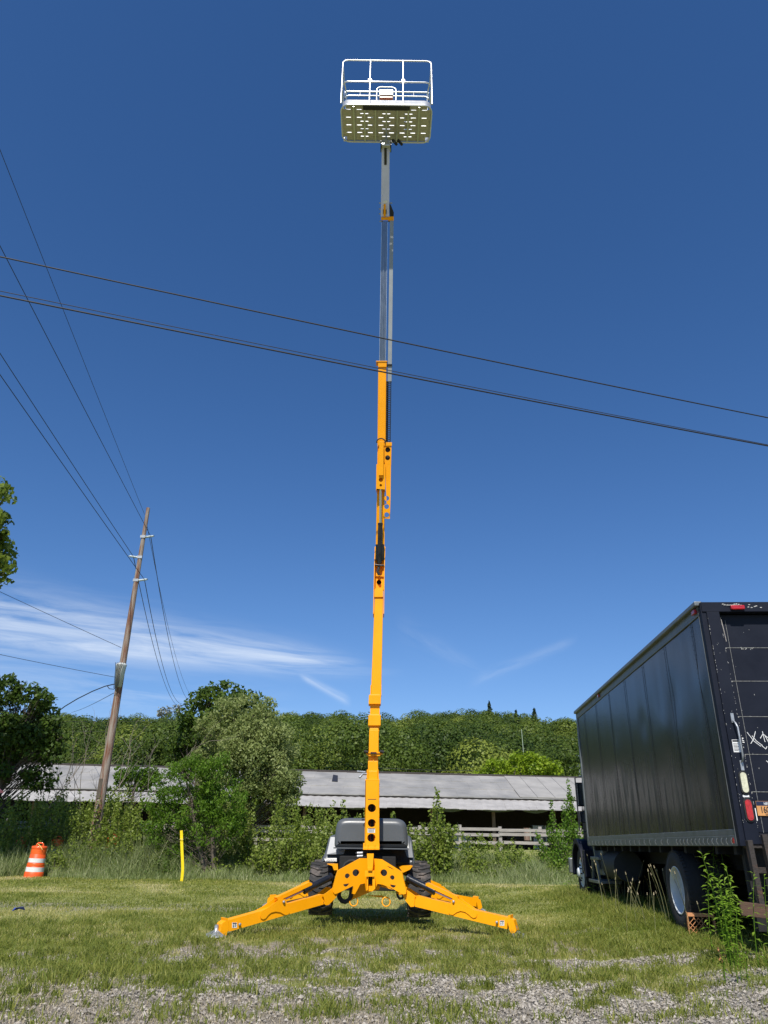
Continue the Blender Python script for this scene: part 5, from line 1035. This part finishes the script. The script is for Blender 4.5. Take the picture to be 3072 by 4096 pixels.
rv = MB()
for s in SEAMS:
    for z in np.arange(z0+.2, z1-.16, .06): rv.lathe([(0, -.008), (.0045, -.006), (.006, 0)], (-.006, s+.025, z), (1, 0, 0), 5)
    rv.box((-.0075, s-.004, z0+.17), (-.003, s+.002, z1-.15))
rv.build('rivet_seam', truckblk, box_)
tb((-.012, .0, z1-.14), (.02, Lb, z1-.012), 'roof_rail', railm, box_)
tb((-.065, .0, z1-.03), (.03, Lb, z1+.03), 'gutter_lip', railm, box_, bevel=.012)
rr_ = MB()
for y in np.arange(.06, Lb, .07): rr_.lathe([(0, -.006), (.005, -.004), (.006, 0)], (-.013, y, z1-.115), (1, 0, 0), 5)
rr_.build('rail_rivets', railm, box_)
tb((.0, .02, z1-.03), (Wb, Lb, z1+.02), 'roof', railm, box_)
tb((-.014, .06, z0), (.03, Lb, z0+.11), 'base_rail', railm, box_); tb((-.010, .06, z0+.112), (.02, Lb, z0+.175), 'base_rail', railm, box_)
for y in list(np.arange(.16, 2.2, .155))+list(np.arange(2.6, Lb-.2, .31)): MB().tube([(-.02, y, z0+.085), (-.034, y+.006, z0+.06), (-.03, y+.012, z0+.035), (-.018, y+.01, z0+.015)], .006, 5).build('tie_hook', railm, box_)
tb((-.018, Lb-.07, z0), (.03, Lb+.02, z1-.02), 'corner_post', railm, box_, bevel=.012)
tb((-.006, Lb+.02, z1-.75), (.05, Lb+.09, z1-.15), 'corner_box', railm, box_)
tb((Wb-.02, .0, z0), (Wb+.01, Lb, z1-.02), 'side_panel', truckblk, box_)
for y, s_ in ((.10, 1), (5.9, .7)): tb((-.05, y, z1-.10), (-.012, y+.11*s_, z1-.045), 'marker_light', redl if s_ == 1 else orangel, box_, bevel=.008)
tb((-.018, .13, z0+.03), (-.0145, .19, z0+.085), 'side_reflector', redl, box_, bevel=0)
# rear frame
rf_ = MB(); rf_.box((-.012, -.03, z0-.0), (.05, .06, z1+.0)); rf_.box((.05, -.045, z0+.02), (.205, .06, z1-.12)); rf_.box((0, -.045, z1-.12), (Wb, .06, z1+.005)); rf_.box((Wb-.205, -.045, z0+.02), (Wb, .06, z1-.12)); rf_.box((.205, -.045, z0+.02), (Wb-.205, .06, z0+.13))
rfo = rf_.build('rear_frame', trucknavy, box_, bevel=.004)
dr = MB(); dz = [z0+.135, 1.64, 2.05, 2.48, 2.90, 3.31, z1-.125]
for a, b in zip(dz[:-1], dz[1:]): dr.box((.205, .07, a+.004), (Wb-.205, .10, b-.004))
dro = dr.build('roll_up_door', trucknavy, box_, bevel=.004)
jj = MB()
for a in dz[1:-1]: jj.box((.215, .0660, a-.0030), (Wb-.21, .0725, a+.0030))
jj.box((.300, .0655, z0+.14), (.3045, .072, z1-.2)); jj.build('door_joint', mat('worn_joint_metal', (.20, .20, .19), .6, 0, .6, 30), dro)
# chips, scratches and marks of worn paint
chips = MB(); rs = random.Random(5)
def chip(x, y, z, w, h): chips.add([(x-w/2, y, z-h*.3), (x+w*.2, y, z-h/2), (x+w/2, y, z+h*.2), (x-w*.1, y, z+h/2)], [(0, 1, 2, 3)])
for i in range(45): chip(.052+rs.random()*.006, -.0465, rs.uniform(z0+.1, z1-.2), rs.uniform(.003, .007), rs.uniform(.004, .018))
for i in range(55): chip(.199+rs.random()*.008, -.0465, rs.uniform(z0+.1, z1-.2), rs.uniform(.003, .007), rs.uniform(.004, .02))
for i in range(20): chip(rs.uniform(.06, .2), -.0465, rs.uniform(z0+.2, z1-.4), rs.uniform(.004, .009), rs.uniform(.004, .009))
for i in range(16): chip(rs.uniform(.3, .8), .0655, rs.uniform(z0+.3, z1-.3), rs.uniform(.003, .008), rs.uniform(.004, .02))
for i in range(14): chip(rs.uniform(.42, .6), .0655, 3.31+rs.uniform(-.02, .01), .012, .01)
for i in range(16): chip(rs.uniform(.25, .8), -.0465, z1-.02-rs.random()*.05, .03, .012)
for zz in dz[1:-1]: chip(.235, .0655, zz-.008, .06, .012)
chips.build('paint_chip', mat('bare_chipped_metal', (.42, .41, .38), .6, .1, .3, 30), rfo)
edge = MB(); edge.beam((-.0135, .062, z0+.02), (-.0135, .062, z1-.15), .006, .006); edge.build('edge_trim', railm, rfo)
def stroke(pts, r=.0035):
    gl = MB()
    for a, b in zip(pts[:-1], pts[1:]): gl.beam((a[0], .0655, a[1]), (b[0], .0655, b[1]), r*1.9, .002, (0, 1, 0))
    gl.build('chalk_stroke', white, dro)
gx0, gz0 = .38, 2.20
for pp_ in ([(-.06, .10), (-.0, .0), (.07, -.06)], [(.04, .11), (-.0, .02), (-.04, -.03)], [(-.01, .06), (.03, .0), (.09, -.05)], [(.12, .11), (.125, .0), (.13, -.01)], [(.08, .03), (.12, .08), (.18, .03)], [(.14, .06), (.17, -.02)], [(.22, .11), (.222, .06)], [(.25, .11), (.252, .06)], [(.30, .1), (.31, .03), (.28, -.01)], [(.33, .07), (.36, -.02)], [(.08, -.05), (.12, -.09), (.14, -.06)], [(.17, -.05), (.22, -.09), (.2, -.04)], [(.26, -.05), (.3, -.10)], [(.10, -.22), (.13, -.25)], [(.15, -.22), (.19, -.24)]): stroke([(gx0+a, gz0+b) for a, b in pp_])
for pp_ in ([(-.155, .012), (-.115, .012), (-.155, -.018), (-.112, -.018)], [(-.15, -.036), (-.11, -.036)]): stroke([(gx0+a, gz0+.02+b) for a, b in pp_], .005)
st = tb((.085, -.048, 2.06), (.165, -.0455, 2.2), 'data_sticker', white, rfo, 0); k = MB()
k.box((.09, -.0495, 2.175), (.16, -.0485, 2.195))
for i in range(6): k.box((.092, -.0495, 2.075+i*.015), (.092+.05+.01*(i % 2), -.0485, 2.081+i*.015))
k.build('sticker_print', ink, st)
gh_ = MB(); gh_.tube([(.135, -.05, 2.42), (.14, -.10, 2.38), (.15, -.12, 2.33), (.15, -.12, 2.02), (.15, -.10, 1.97), (.148, -.05, 1.95)], .011, 8); gh_.box((.118, -.058, 2.39), (.152, -.045, 2.50)); gh_.box((.13, -.058, 1.86), (.165, -.045, 1.97)); gh_.build('grab_handle', galv, rfo)
def lamp(zc_, m, nm):
    def stad(w, h, n=8): return [(w*math.cos(R_(a)), (h-w)+w*math.sin(R_(a))) for a in np.linspace(0, 180, n+1)]+[(w*math.cos(R_(a)), -(h-w)+w*math.sin(R_(a))) for a in np.linspace(180, 360, n+1)]
    g = MB(); g.prism(stad(.048, .125), [], lambda a, b, w: Vector((.135+a, w, zc_+b)), -.062, -.045); o = g.build('light_gasket', blackm, rfo, bevel=.004)
    g = MB(); g.prism(stad(.034, .108), [], lambda a, b, w: Vector((.135+a, w, zc_+b)), -.074, -.0615); g.build(nm, m, o, bevel=.008, seg=3)
lamp(1.73, whl, 'reverse_light'); lamp(1.44, redl, 'tail_light')
tb((.10, -.0475, 1.575), (.17, -.0455, 1.597), 'reflector_strip', white, rfo, 0); tb((.205, -.05, 1.33), (.215, -.044, 1.46), 'torn_tape', white, rfo, 0)
for x in (.43, Wb-.43): 
    o = tb((x-.085, -.085, z1-.10), (x+.085, -.045, z1-.045), 'roof_marker_light', redl, rfo, bevel=.012)
wb = MB()
for i in range(9): wb.tube([(.26+.02*i+rs.uniform(-.02, .02), -.05, z1-.035+rs.uniform(-.01, .01)), (.33+.02*i, -.062, z1-.045+rs.uniform(-.01, .01)), (.40+rs.uniform(-.03, .06), -.075, z1-.05+rs.uniform(-.01, .01))], .0016, 4)
wb.build('cobweb', mat('cobweb_silk', (.5, .5, .48), .9), rfo)
crk = MB(); crk.tube([(.21, -.046, z1-.22), (.218, -.05, z1-.35), (.225, -.05, z1-.5)], .006, 5); crk.build('weatherstrip_tear', woodg, rfo)
# licence plate
px0, pz0 = .27, 1.385; pl_ = tb((px0, .055, pz0), (px0+.305, .0585, pz0+.155), 'licence_plate', mat('plate_gold', (.62, .30, .10), .45), dro, bevel=.003); tb((px0+.002, .0535, pz0+.107), (px0+.303, .0552, pz0+.153), 'plate_band', mat('plate_navy', (.012, .02, .06), .45), pl_, 0)
def text(s, x, z, h, m, par, y=.0525, sc=1.0, parent_label=None):
    cu = bpy.data.curves.new('text', 'FONT'); cu.body = s; cu.size = h; cu.extrude = .0006; cu.offset = .0006*sc
    o = bpy.data.objects.new('plate_lettering', cu); COL.objects.link(o); dg = bpy.context.evaluated_depsgraph_get(); me = bpy.data.meshes.new_from_object(o.evaluated_get(dg)); bpy.data.objects.remove(o)
    o = bpy.data.objects.new('plate_lettering', me); COL.objects.link(o); me.materials.clear(); me.materials.append(m); me.transform(Matrix.Translation((x, y, z)) @ Matrix.Rotation(math.pi/2, 4, 'X') @ Matrix.Diagonal((.72 if sc > 1 else .9, 1, 1, 1))); o.parent = par; return o
text('NEW YORK', px0+.085, pz0+.116, .036, white, pl_); text('160', px0+.035, pz0+.032, .095, ink, pl_, sc=2.5); text('COMMERCIAL', px0+.085, pz0+.008, .022, ink, pl_)
# liftgate uprights, cross pieces and the bent plank
lg = MB(); lg.box((.05, -.03, z0-.02), (.22, .06, z0+.13)); lgo = lg.build('rear_sill', rust, truck, bevel=.004)
u = MB(); u.beam((.075, -.05, z0+.06), (.085, -.06, .50), .055, .09, (0, 1, 0)); u.build('liftgate_upright', rust, truck, bevel=.004)
u = MB(); u.beam((.245, -.05, z0+.12), (.27, -.06, .50), .06, .09, (0, 1, 0)); u.build('liftgate_upright', rust, truck, bevel=.004)
tb((.08, .0, .80), (.45, .05, .86), 'liftgate_crossbar', rust); tb((.12, .25, .22), (2.3, .34, z0+.0), 'rear_light_block', under); tb((2.28, .4, .06), (2.46, 2.0, z0), 'side_light_block', under); tb((2.28, 3.3, .06), (2.46, 8.9, z0), 'side_light_block', under)  # black plate and far-side boxes added to block lit ground under the truck
pk = MB(); pk.hexa([(-.16, -.14, .40), (1.6, -.10, .22), (1.6, -.10, .35), (-.16, -.14, .535), (-.16, -.10, .40), (1.6, -.06, .22), (1.6, -.06, .35), (-.16, -.10, .535)]); pk.build('bent_step_plank', plank, truck, bevel=.006)
# underside
fr = MB(); fr.box((.75, .1, .78), (.85, 11.2, .98)); fr.box((1.65, .1, .78), (1.75, 11.2, .98))
for y in np.arange(.3, 8.3, .6): fr.box((.06, y, .98), (2.44, y+.09, z0))
fr.box((.06, .1, z0-.0), (2.44, 8.4, z0+.02)); fr.build('chassis_frame', under, truck)
MB().tube([(.3, 2.65, .5), (2.2, 2.65, .5)], .09, 12).lathe([(0, -.2), (.2, -.1), (.2, .1), (0, .2)], (1.25, 2.65, .5), (1, 0, 0), 14).build('rear_axle', under, truck)
MB().tube([(.35, 10.0, .48), (2.2, 10.0, .48)], .07, 10).build('front_axle', under, truck)
ft = MB(); ft.tube([(.32, 6.5, .72), (.32, 7.6, .72)], .27, 20); fto = ft.build('fuel_tank', mat('dusty_tank', (.03, .033, .035), .7, .1, .2, 5), truck)
bxs = MB(); bxs.box((.12, 7.75, .52), (.60, 8.25, .98)); bxs.build('battery_box', railm, truck, bevel=.01)
stp = MB(); stp.box((.02, 7.7, .80), (.5, 8.5, .86)); stp.box((.02, 7.9, .36), (.5, 8.9, .42)); stp.beam((.06, 7.95, .40), (.06, 8.0, .82), .05, .04); stp.beam((.06, 8.6, .40), (.06, 8.45, .82), .05, .04); stp.build('cab_step', railm, truck, bevel=.008)
mf = MB(); mf.hexa([(.04, 8.0, .62), (.04, 8.05, .62), (.04, 8.25, 1.07), (.04, 8.15, 1.07), (.5, 8.0, .62), (.5, 8.05, .62), (.5, 8.25, 1.07), (.5, 8.15, 1.07)]); mf.build('mud_flap', railm, truck)
MB().box((1.35, 3.6, .3), (2.3, 6.2, .95)).build('skirt_shadow_box', under, truck) if False else None
sp = MB(); sp.lathe([(.28, -.12), (.30, -.14), (.46, -.13), (.50, -.08), (.50, .08), (.46, .13), (.30, .14)], (1.2, 5.6, .62), (0, .3, 1), 30); sp.build('spare_tyre', blackm, truck)
def twheel(x, y, r, w, dual, front=False):
    t = MB(); prof = [(.30, -w*.45), (.335, -w*.5), (r*.80, -w*.53), (r*.93, -w*.50), (r*.985, -w*.40), (r, -w*.2), (r, w*.2), (r*.985, w*.40), (r*.93, w*.5), (.335, w*.5), (.30, w*.45)]
    t.lathe(prof, (x, y, r), (1, 0, 0), 48)
    for i in range(56):
        a = 2*math.pi*i/56
        for s in (-1, 1): t.beam((x+s*w*.33, y+math.cos(a)*(r-.004), r+math.sin(a)*(r-.004)), (x+s*w*.48, y+math.cos(a)*(r*.975), r+math.sin(a)*(r*.975)), .038, .022, (0, math.cos(a), math.sin(a)))
    rg = MB()
    if front: prof = [(.30, -w*.46), (.285, -w*.47), (.27, -w*.40), (.20, -w*.52), (.14, -w*.56), (.12, -w*.62), (.10, -w*.62), (.10, -w*.75), (.07, -w*.82), (0, -w*.84)]
    else: prof = [(.305, -w*.48), (.30, -w*.50), (.288, -w*.49), (.282, -w*.2), (.27, w*.25), (.24, w*.48), (.19, w*.52), (.14, w*.5), (.12, w*.1), (.115, -w*.05), (0, -w*.08)]
    rg.lathe(prof, (x, y, r), (1, 0, 0), 40); o = rg.build('wheel', rimw, truck); t.build('tyre', mat('truck_tyre', (.030, .030, .030), .8, 0, .2, 5, .3, 50) if 'truck_tyre' not in MATS else MATS['truck_tyre'], o)
    b = MB()
    for i in range(10): a = 2*math.pi*i/10+.1; rr = .165 if front else .165; xx = x-(w*.56 if front else -w*.42); b.lathe([(0, -.03), (.014, -.03), (.016, 0), (.016, .02), (0, .02)], (xx, y+rr*math.cos(a), r+rr*math.sin(a)), (1, 0, 0), 6)
    b.build('lug_nut', rust, o)
twheel(.16, 2.65, .505, .27, True); twheel(.50, 2.65, .505, .27, True); twheel(2.34, 2.65, .505, .27, True); twheel(2.0, 2.65, .505, .27, True)
twheel(.22, 10.0, .505, .28, False, True); twheel(2.28, 10.0, .505, .28, False, True)
# cab
cb_ = MB(); pr = [(8.6, .75), (8.6, 2.55), (8.75, 2.68), (9.6, 2.66), (10.05, 1.78), (10.1, .75)]
cb_.prism(pr, [], lambda a, b, w: Vector((w, a, b)), .22, 2.28); cab = cb_.build('cab', trucknavy, truck, bevel=.05, seg=3)
hd = MB(); hd.prism([(10.0, .8), (10.0, 1.72), (10.6, 1.66), (11.2, 1.5), (11.35, 1.2), (11.35, .7)], [], lambda a, b, w: Vector((w, a, b)), .55, 1.95); hd.build('hood', trucknavy, truck, bevel=.06, seg=3)
MB().prism([(9.05, 1.75), (9.05, 2.45), (9.6, 2.42), (9.9, 1.78)], [], lambda a, b, w: Vector((w, a, b)), .205, .23).build('side_window', glass, cab)
MB().prism([(8.95, .85), (8.95, 1.7), (9.95, 1.7), (9.95, .85)], [], lambda a, b, w: Vector((w, a, b)), .21, .235).build('cab_door', trucknavy, cab, bevel=.01)
fn_ = MB(); arc = [(10.0+.66*math.cos(R_(a)), .50+.72*math.sin(R_(a))) for a in np.linspace(-5, 180, 14)]; arci = [(10.0+.57*math.cos(R_(a)), .50+.62*math.sin(R_(a))) for a in np.linspace(180, -5, 14)]
fn_.prism(arc+arci, [], lambda a, b, w: Vector((w, a, b)), .0, .62); fn_.prism([(9.2, .42), (9.30, .42), (9.36, .95), (9.2, 1.0)], [], lambda a, b, w: Vector((w, a, b)), .02, .6)
fn_.build('fender', trucknavy, truck, bevel=.035, seg=3)
MB().box((.62, 9.0, .10), (1.9, 11.25, 1.3)).build('engine_bay_light_block', under, truck)  # extended nearly to the ground to block light showing under the truck
bp_ = MB(); bp_.box((.05, 11.3, .45), (2.45, 11.5, .8)); bp_.build('front_bumper', railm, truck, bevel=.03)
for x in (.45, 2.05): MB().lathe([(0, .0), (.09, .0), (.1, -.05), (.1, -.1), (0, -.1)], (x, 11.42, .98), (0, 1, 0), 16).build('headlight', whl, truck)
mi = MB(); mi.tube([(.22, 9.35, 1.35), (.02, 9.45, 1.38), (.02, 9.45, 2.52), (.22, 9.35, 2.56)], .016, 8); mi.box((.03, 9.44, 1.90), (.20, 9.50, 2.42)); mi.box((.04, 9.44, 1.55), (.20, 9.50, 1.80)); mio = mi.build('mirror_bracket', blackp, cab, bevel=.01)
MB().box((.045, 9.435, 1.93), (.19, 9.441, 2.39)).build('mirror_glass', chrome, mio, bevel=.004); MB().box((.055, 9.433, 1.57), (.19, 9.439, 1.78)).build('mirror_glass', chrome, mio, bevel=.004)
MB().lathe([(0, -.06), (.02, -.04), (.05, 0), (.045, .03), (0, .05)], (.02, 9.40, 1.62), (0, 1, 0), 12).build('mirror_bracket', galv, mio)
LOCAL[0] = False
# ================================================================== SMALL THINGS
def drum(label, px, py, Yd, tilt=(0, 0), h=1.0, grp='orange traffic drums', rot=0):
    p = atY(px, py, Yd); z = g1(p.x, Yd); root = empty('traffic_drum', (p.x, Yd, z), label, 'traffic drum', grp); s = h/1.0
    Rm = Matrix.Rotation(tilt[0], 4, 'Y') @ Matrix.Rotation(tilt[1], 4, 'X')
    def T(o): o.data.transform(Rm); return o
    base = Vector(root.location)
    def L_(prof, nm, m, par, fixm=True): return T(MB().lathe([(r*s, zz*s) for r, zz in prof], base, n=32).build(nm, m, par))
    b = L_([(.29, 0), (.29, .14), (.285, .15), (.275, .155), (.27, .32), (.262, .33), (.262, .40), (.25, .41), (.246, .43), (.246, .57), (.238, .58), (.238, .66), (.23, .67), (.228, .83), (.235, .84), (.235, .90), (.21, .915), (.10, .93), (0, .93)], 'drum_body', orange, root)
    for za, zb, ra, rb2, m, nm in ((.175, .305, .2755, .2735, reflw, 'white_band'), (.345, .40, .2665, .2655, refl_o, 'orange_band'), (.44, .56, .2485, .2475, reflw, 'white_band'), (.685, .82, .2315, .2315, refl_o, 'orange_band')):
        L_([(ra, za), (rb2, zb)], nm, m, b)
    T(MB().tube([base+Vector((s*x, 0, s*zz)) for x, zz in ((-.11, .90), (-.105, .97), (-.06, 1.005), (.06, 1.005), (.105, .97), (.11, .90))], .022*s, 8).build('handle', orange, b))
    return root, b, T, base, s
root, b, T, base, s = drum('orange and white traffic drum standing in the open on the mown grass, far left', 133, 3508, 27.2, (.03, 0), 1.04)
sc_ = MB(); rs = random.Random(3)
for i in range(11):
    a = -math.pi*.5+(-.75+.15*i+rs.uniform(-.05, .05)); r = .2765; z = .235
    q = [(a+rs.uniform(-.05, .05), z+rs.uniform(-.035, .035)) for _ in range(3)]; sc_.tube([base+Vector((r*math.cos(u), r*math.sin(u), v)) for u, v in q], .003, 4)
T(sc_.build('scribble', ink, b)); T(MB().tube([base+Vector((-.06, -.08, 1.02)), base+Vector((.05, -.16, .98)), base+Vector((.14, -.22, .92)), base+Vector((.19, -.20, .85))], .011, 6).build('yellow_strap', mat('pale_yellow_strap', (.7, .55, .15), .6), b))
drum('orange traffic drum half hidden in the brush just right of the open one', 216, 3440, 30.0, (.03, 0), .95)
drum('orange traffic drum almost swallowed by bushes at the pole foot', 447, 3425, 30.2, (-.04, .0), 1.0); drum('faded orange traffic drum sunk in weeds at the far left edge', 55, 3480, 29.8, (.12, .05), .95)
p = atY(725, 3532, 25.6); mk = empty('marker_post', (p.x, 25.6, g1(p.x, 25.6)), 'bent bright yellow flat marker post in front of the sumac tree', 'marker post')
ptop = atY(725.5, 3322, 25.6); pm = atY(728, 3400, 25.6); pk_ = atY(731, 3480, 25.6); pts = [Vector((p.x, 25.6, 0)), atY(728, 3512, 25.6), pk_, atY(730, 3440, 25.6), pm, ptop]
fl_ = MB()
for a, b2 in zip(pts[:-1], pts[1:]): fl_.beam(a, b2, .022, .088, (1, 0, 0))
mo = fl_.build('post', postyel, mk, bevel=.004); q = atY(729, 3410, 25.57); MB().lathe([(0, 0), (.04, 0), (.04, .004), (0, .004)], q, (0, 1, 0), 16).build('white_sticker', white, mo)
q = atY(727, 3357, 25.57); MB().tube([q+Vector((-.055, .0, .0)), q+Vector((0, -.03, .006)), q+Vector((.055, 0, -.004))], .008, 6).tube([q+Vector((-.055, 0, 0)), q+Vector((-.075, -.02, -.02))], .005, 5).build('string', mat('string', (.6, .5, .25), .8), mo)
# crate
def crate():
    c0 = atZ(2758, 3742, .115); root = empty('milk_crate', (c0.x, c0.y, .10), 'faded orange plastic crate with broken lattice side beside the truck rear wheel', 'crate', rz=R_(-18))
    LOCAL[0] = True; w, d_, h = .34, .30, .28; t = .010; fr = MB()
    for x0 in (0, w-t*1.5): 
        for y0 in (0, d_-t*1.5): fr.box((x0, y0, 0), (x0+t*1.5, y0+t*1.5, h))
    for z_, hh in ((h-.045, .045), (0, .02)):
        fr.box((0, 0, z_), (w, t, z_+hh)); fr.box((0, d_-t, z_), (w, d_, z_+hh)); fr.box((0, t, z_), (t, d_-t, z_+hh)); fr.box((w-t, t, z_), (w, d_-t, z_+hh))
    fo = fr.build('crate_rim', cratem, root, bevel=.003)
    rs = random.Random(9)
    for side in range(4):
        lt = MB()
        for s in (-1, 1):
            for i in range(-3, 7):
                a = Vector((i*.055, 0, .02)); b = Vector((i*.055+s*.2, 0, .225))
                if side == 0 and rs.random() < .28: continue
                # clip to the panel
                def clipx(a, b):
                    t0, t1 = 0, 1; dx = b.x-a.x
                    for lim, sg in ((.005, 1), (w-.005, -1)):
                        va = (a.x-lim)*sg; vb = (b.x-lim)*sg
                        if va < 0 and vb < 0: return None
                        if va < 0: t0 = max(t0, va/(va-vb))
                        if vb < 0: t1 = min(t1, va/(va-vb))
                    return None if t0 >= t1 else (a.lerp(b, t0), a.lerp(b, t1))
                r_ = clipx(a, b)
                if r_ and (r_[1]-r_[0]).length > .03:
                    y = t*.5+.002*s
                    P_ = [Vector((v.x, y, v.z)) for v in r_]
                    if side == 1: P_ = [Vector((v.x, d_-y, v.z)) for v in P_]
                    if side == 2: P_ = [Vector((y, v.x, v.z)) for v in P_]
                    if side == 3: P_ = [Vector((w-y, v.x, v.z)) for v in P_]
                    lt.beam(P_[0], P_[1], .006, .013, (0, 1, 0) if side < 2 else (1, 0, 0))
        lt.build('lattice_panel', cratem, root)
    LOCAL[0] = False
crate()
c0 = atZ(2890, 3850, .115); sk_ = MB(); sk_.beam(c0, c0+Vector((-.02, .01, .13)), .02, .014).beam(c0+Vector((.01, 0, .02)), c0+Vector((.09, .02, .16)), .012, .016).beam(c0+Vector((-.03, 0, .03)), c0+Vector((.05, -.02, .0)), .015, .02); tag(sk_.build('broken_crate_piece', cratem), 'broken orange plastic shard lying in the grass in front of the crate', 'broken plastic')
p = atZ(68, 3648, .02); lw = MB(); lw.add([(p.x-.09, p.y, .03), (p.x+.0, p.y-.05, .09), (p.x+.09, p.y+.01, .10), (p.x+.10, p.y+.08, .04), (p.x-.0, p.y+.07, .06), (p.x-.08, p.y+.06, .08)], [(0, 1, 4, 5), (1, 2, 3, 4)]); o_ = lw.build('litter_wrapper', bluem); o_.modifiers.new('s', 'SOLIDIFY').thickness = .003; tag(o_, 'small crumpled blue wrapper lying on the grass at the left', 'litter')
q = atY(8, 3150, 31.5-2.5); fl2 = MB(); ny_ = 5; vs = []
for i in range(ny_):
    for j in range(5): vs.append((q.x-.30+i*.10, 29.0+.03*math.sin(i*1.3+j), q.z+.10-j*.09-.06*i*(1-j*.35)))
fl2.add(vs, [(i*5+j, i*5+j+1, (i+1)*5+j+1, (i+1)*5+j) for i in range(ny_-1) for j in range(4)], True); fl2.tube([(q.x-.31, 29, .0), (q.x-.31, 29, q.z+.2)], .015, 6); o_ = fl2.build('pink_flag', pinkm); tag(o_, 'small pink cloth flag at the left picture edge above the bushes', 'flag')
q = atY(220, 3320, 31.0); tag(MB().box((q.x-.10, 31, g1(q.x, 31)-.1), (q.x+.10, 31.2, q.z+.35)).box((q.x-.12, 30.97, q.z+.35), (q.x+.12, 31.23, q.z+.40)).build('wooden_stump_post', darkwood, bevel=.02), 'short dark wooden post in the brush between bush and utility pole', 'post')
# ---- plants beside the truck
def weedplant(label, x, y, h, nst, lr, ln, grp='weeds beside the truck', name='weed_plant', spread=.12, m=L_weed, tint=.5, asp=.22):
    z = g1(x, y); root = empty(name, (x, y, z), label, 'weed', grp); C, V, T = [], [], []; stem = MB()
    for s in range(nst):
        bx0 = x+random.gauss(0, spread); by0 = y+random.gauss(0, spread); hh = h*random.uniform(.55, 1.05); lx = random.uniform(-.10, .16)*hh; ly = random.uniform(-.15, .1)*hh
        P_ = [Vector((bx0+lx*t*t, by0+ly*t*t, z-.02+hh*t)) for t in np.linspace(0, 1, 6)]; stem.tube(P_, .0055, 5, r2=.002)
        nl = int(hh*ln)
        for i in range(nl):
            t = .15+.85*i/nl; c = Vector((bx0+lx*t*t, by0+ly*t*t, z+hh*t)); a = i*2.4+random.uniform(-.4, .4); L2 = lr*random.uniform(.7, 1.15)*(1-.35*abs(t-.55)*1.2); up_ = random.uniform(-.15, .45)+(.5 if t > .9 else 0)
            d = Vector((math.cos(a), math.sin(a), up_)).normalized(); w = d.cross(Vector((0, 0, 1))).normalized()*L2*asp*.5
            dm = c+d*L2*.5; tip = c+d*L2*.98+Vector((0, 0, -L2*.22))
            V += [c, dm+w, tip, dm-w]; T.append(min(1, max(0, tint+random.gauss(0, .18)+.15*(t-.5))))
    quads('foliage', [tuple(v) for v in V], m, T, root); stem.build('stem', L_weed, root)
def gp(px, py): p = atZ(px, py, .115); return p.x, p.y
for lb, px, py, h, nst, lr, ln in (('tall narrow leaved weed clump directly right of the crate, brightest in the sun', 2935, 3850, 1.0, 9, .12, 40), ('tall shaded weed between the truck rear wheel and the liftgate', 2915, 3770, 1.3, 4, .13, 26), ('weed growing behind the crate against the dark underside', 2862, 3745, .6, 3, .09, 26),
        ('weed clump leaning at the plank end of the truck rear', 2950, 3868, .85, 5, .10, 30), ('low weed clump in front of the truck rear corner', 2960, 3895, .35, 7, .07, 40)):
    x, y = gp(px, py); weedplant(lb, x, y, h, nst, lr, ln, tint=.45 if 'shaded' not in lb else .15)  # the shaded weed has its shade put into a darker leaf tint
for lb, px, py, h, nst, lr, ln in (('broad leaved weed clump beside the cab step, behind the front wheel', 2385, 3570, .55, 7, .15, 22), ('broad leaved weed clump under the middle of the truck', 2450, 3600, .6, 7, .15, 22), ('small broad leaved weed between the cab step and fuel tank', 2420, 3560, .7, 3, .13, 22)):
    x, y = gp(px, py); weedplant(lb, x, y, h, nst, lr, ln, spread=.3, asp=.35, tint=.35)
def seedy(label, px, py, n, h):
    x, y = gp(px, py); z = g1(x, y); root = empty('seed_grass', (x, y, z), label, 'grass', 'seeding stalks along the truck'); s = MB(); hd_ = MB()
    for i in range(n):
        bx0 = x+random.gauss(0, .35); by0 = y+random.gauss(0, .9); hh = h*random.uniform(.5, 1.1); lx = random.uniform(-.35, .2)*hh; ly = random.uniform(-.3, .1)*hh
        P_ = [Vector((bx0+lx*t*t, by0+ly*t*t, z-.02+hh*t)) for t in np.linspace(0, 1, 5)]; s.tube(P_, .0035, 4, r2=.0022); hd_.tube([P_[-1], P_[-1]+(P_[-1]-P_[-2]).normalized()*.035], .009, 5, r2=.005)
    s.build('stalk', mat('dry_stalk', (.22, .22, .10), .8) if 'dry_stalk' not in MATS else MATS['dry_stalk'], root); hd_.build('seed_head', mat('seed_head', (.38, .32, .20), .9) if 'seed_head' not in MATS else MATS['seed_head'], root)
seedy('thin seeding stalks in front of the truck rear wheel', 2600, 3690, 34, .75); seedy('thin seeding stalks in front of the dark truck underside', 2520, 3620, 30, .85)
seedy('thin seeding stalks near the truck front wheel', 2420, 3600, 12, .6)
# long grass along the truck
n = 16000; t_ = rng.random(n); yy_ = 9.2+t_*10.5; xx_ = 4.0+(yy_-8.94)*math.tan(HD)-.15+rng.normal(-.12, .28, n); ok = rng.random(n) < .3+.7*fbm(xx_*2, yy_*1.2, 2); xx_, yy_ = xx_[ok], yy_[ok]
hh = (.10+.22*fbm(xx_*1.5+5, yy_*.9, 2)**1.2)*rng.uniform(.5, 1.3, len(xx_))*np.where(yy_ < 12.2, .3, 1)*np.exp(-np.abs(xx_-(3.95+(yy_-8.94)*math.tan(HD)))/.9)
v, t = blades(xx_, yy_, hh, rng.uniform(.008, .014, len(xx_)), rng.uniform(.3, 1.1, len(xx_)), np.clip(rng.normal(.22, .15, len(xx_)), 0, 1))
go = quads('long_grass', v, L_grass, t); tag(go, 'longer lush grass growing along the side of the parked truck', 'grass', kind='stuff')
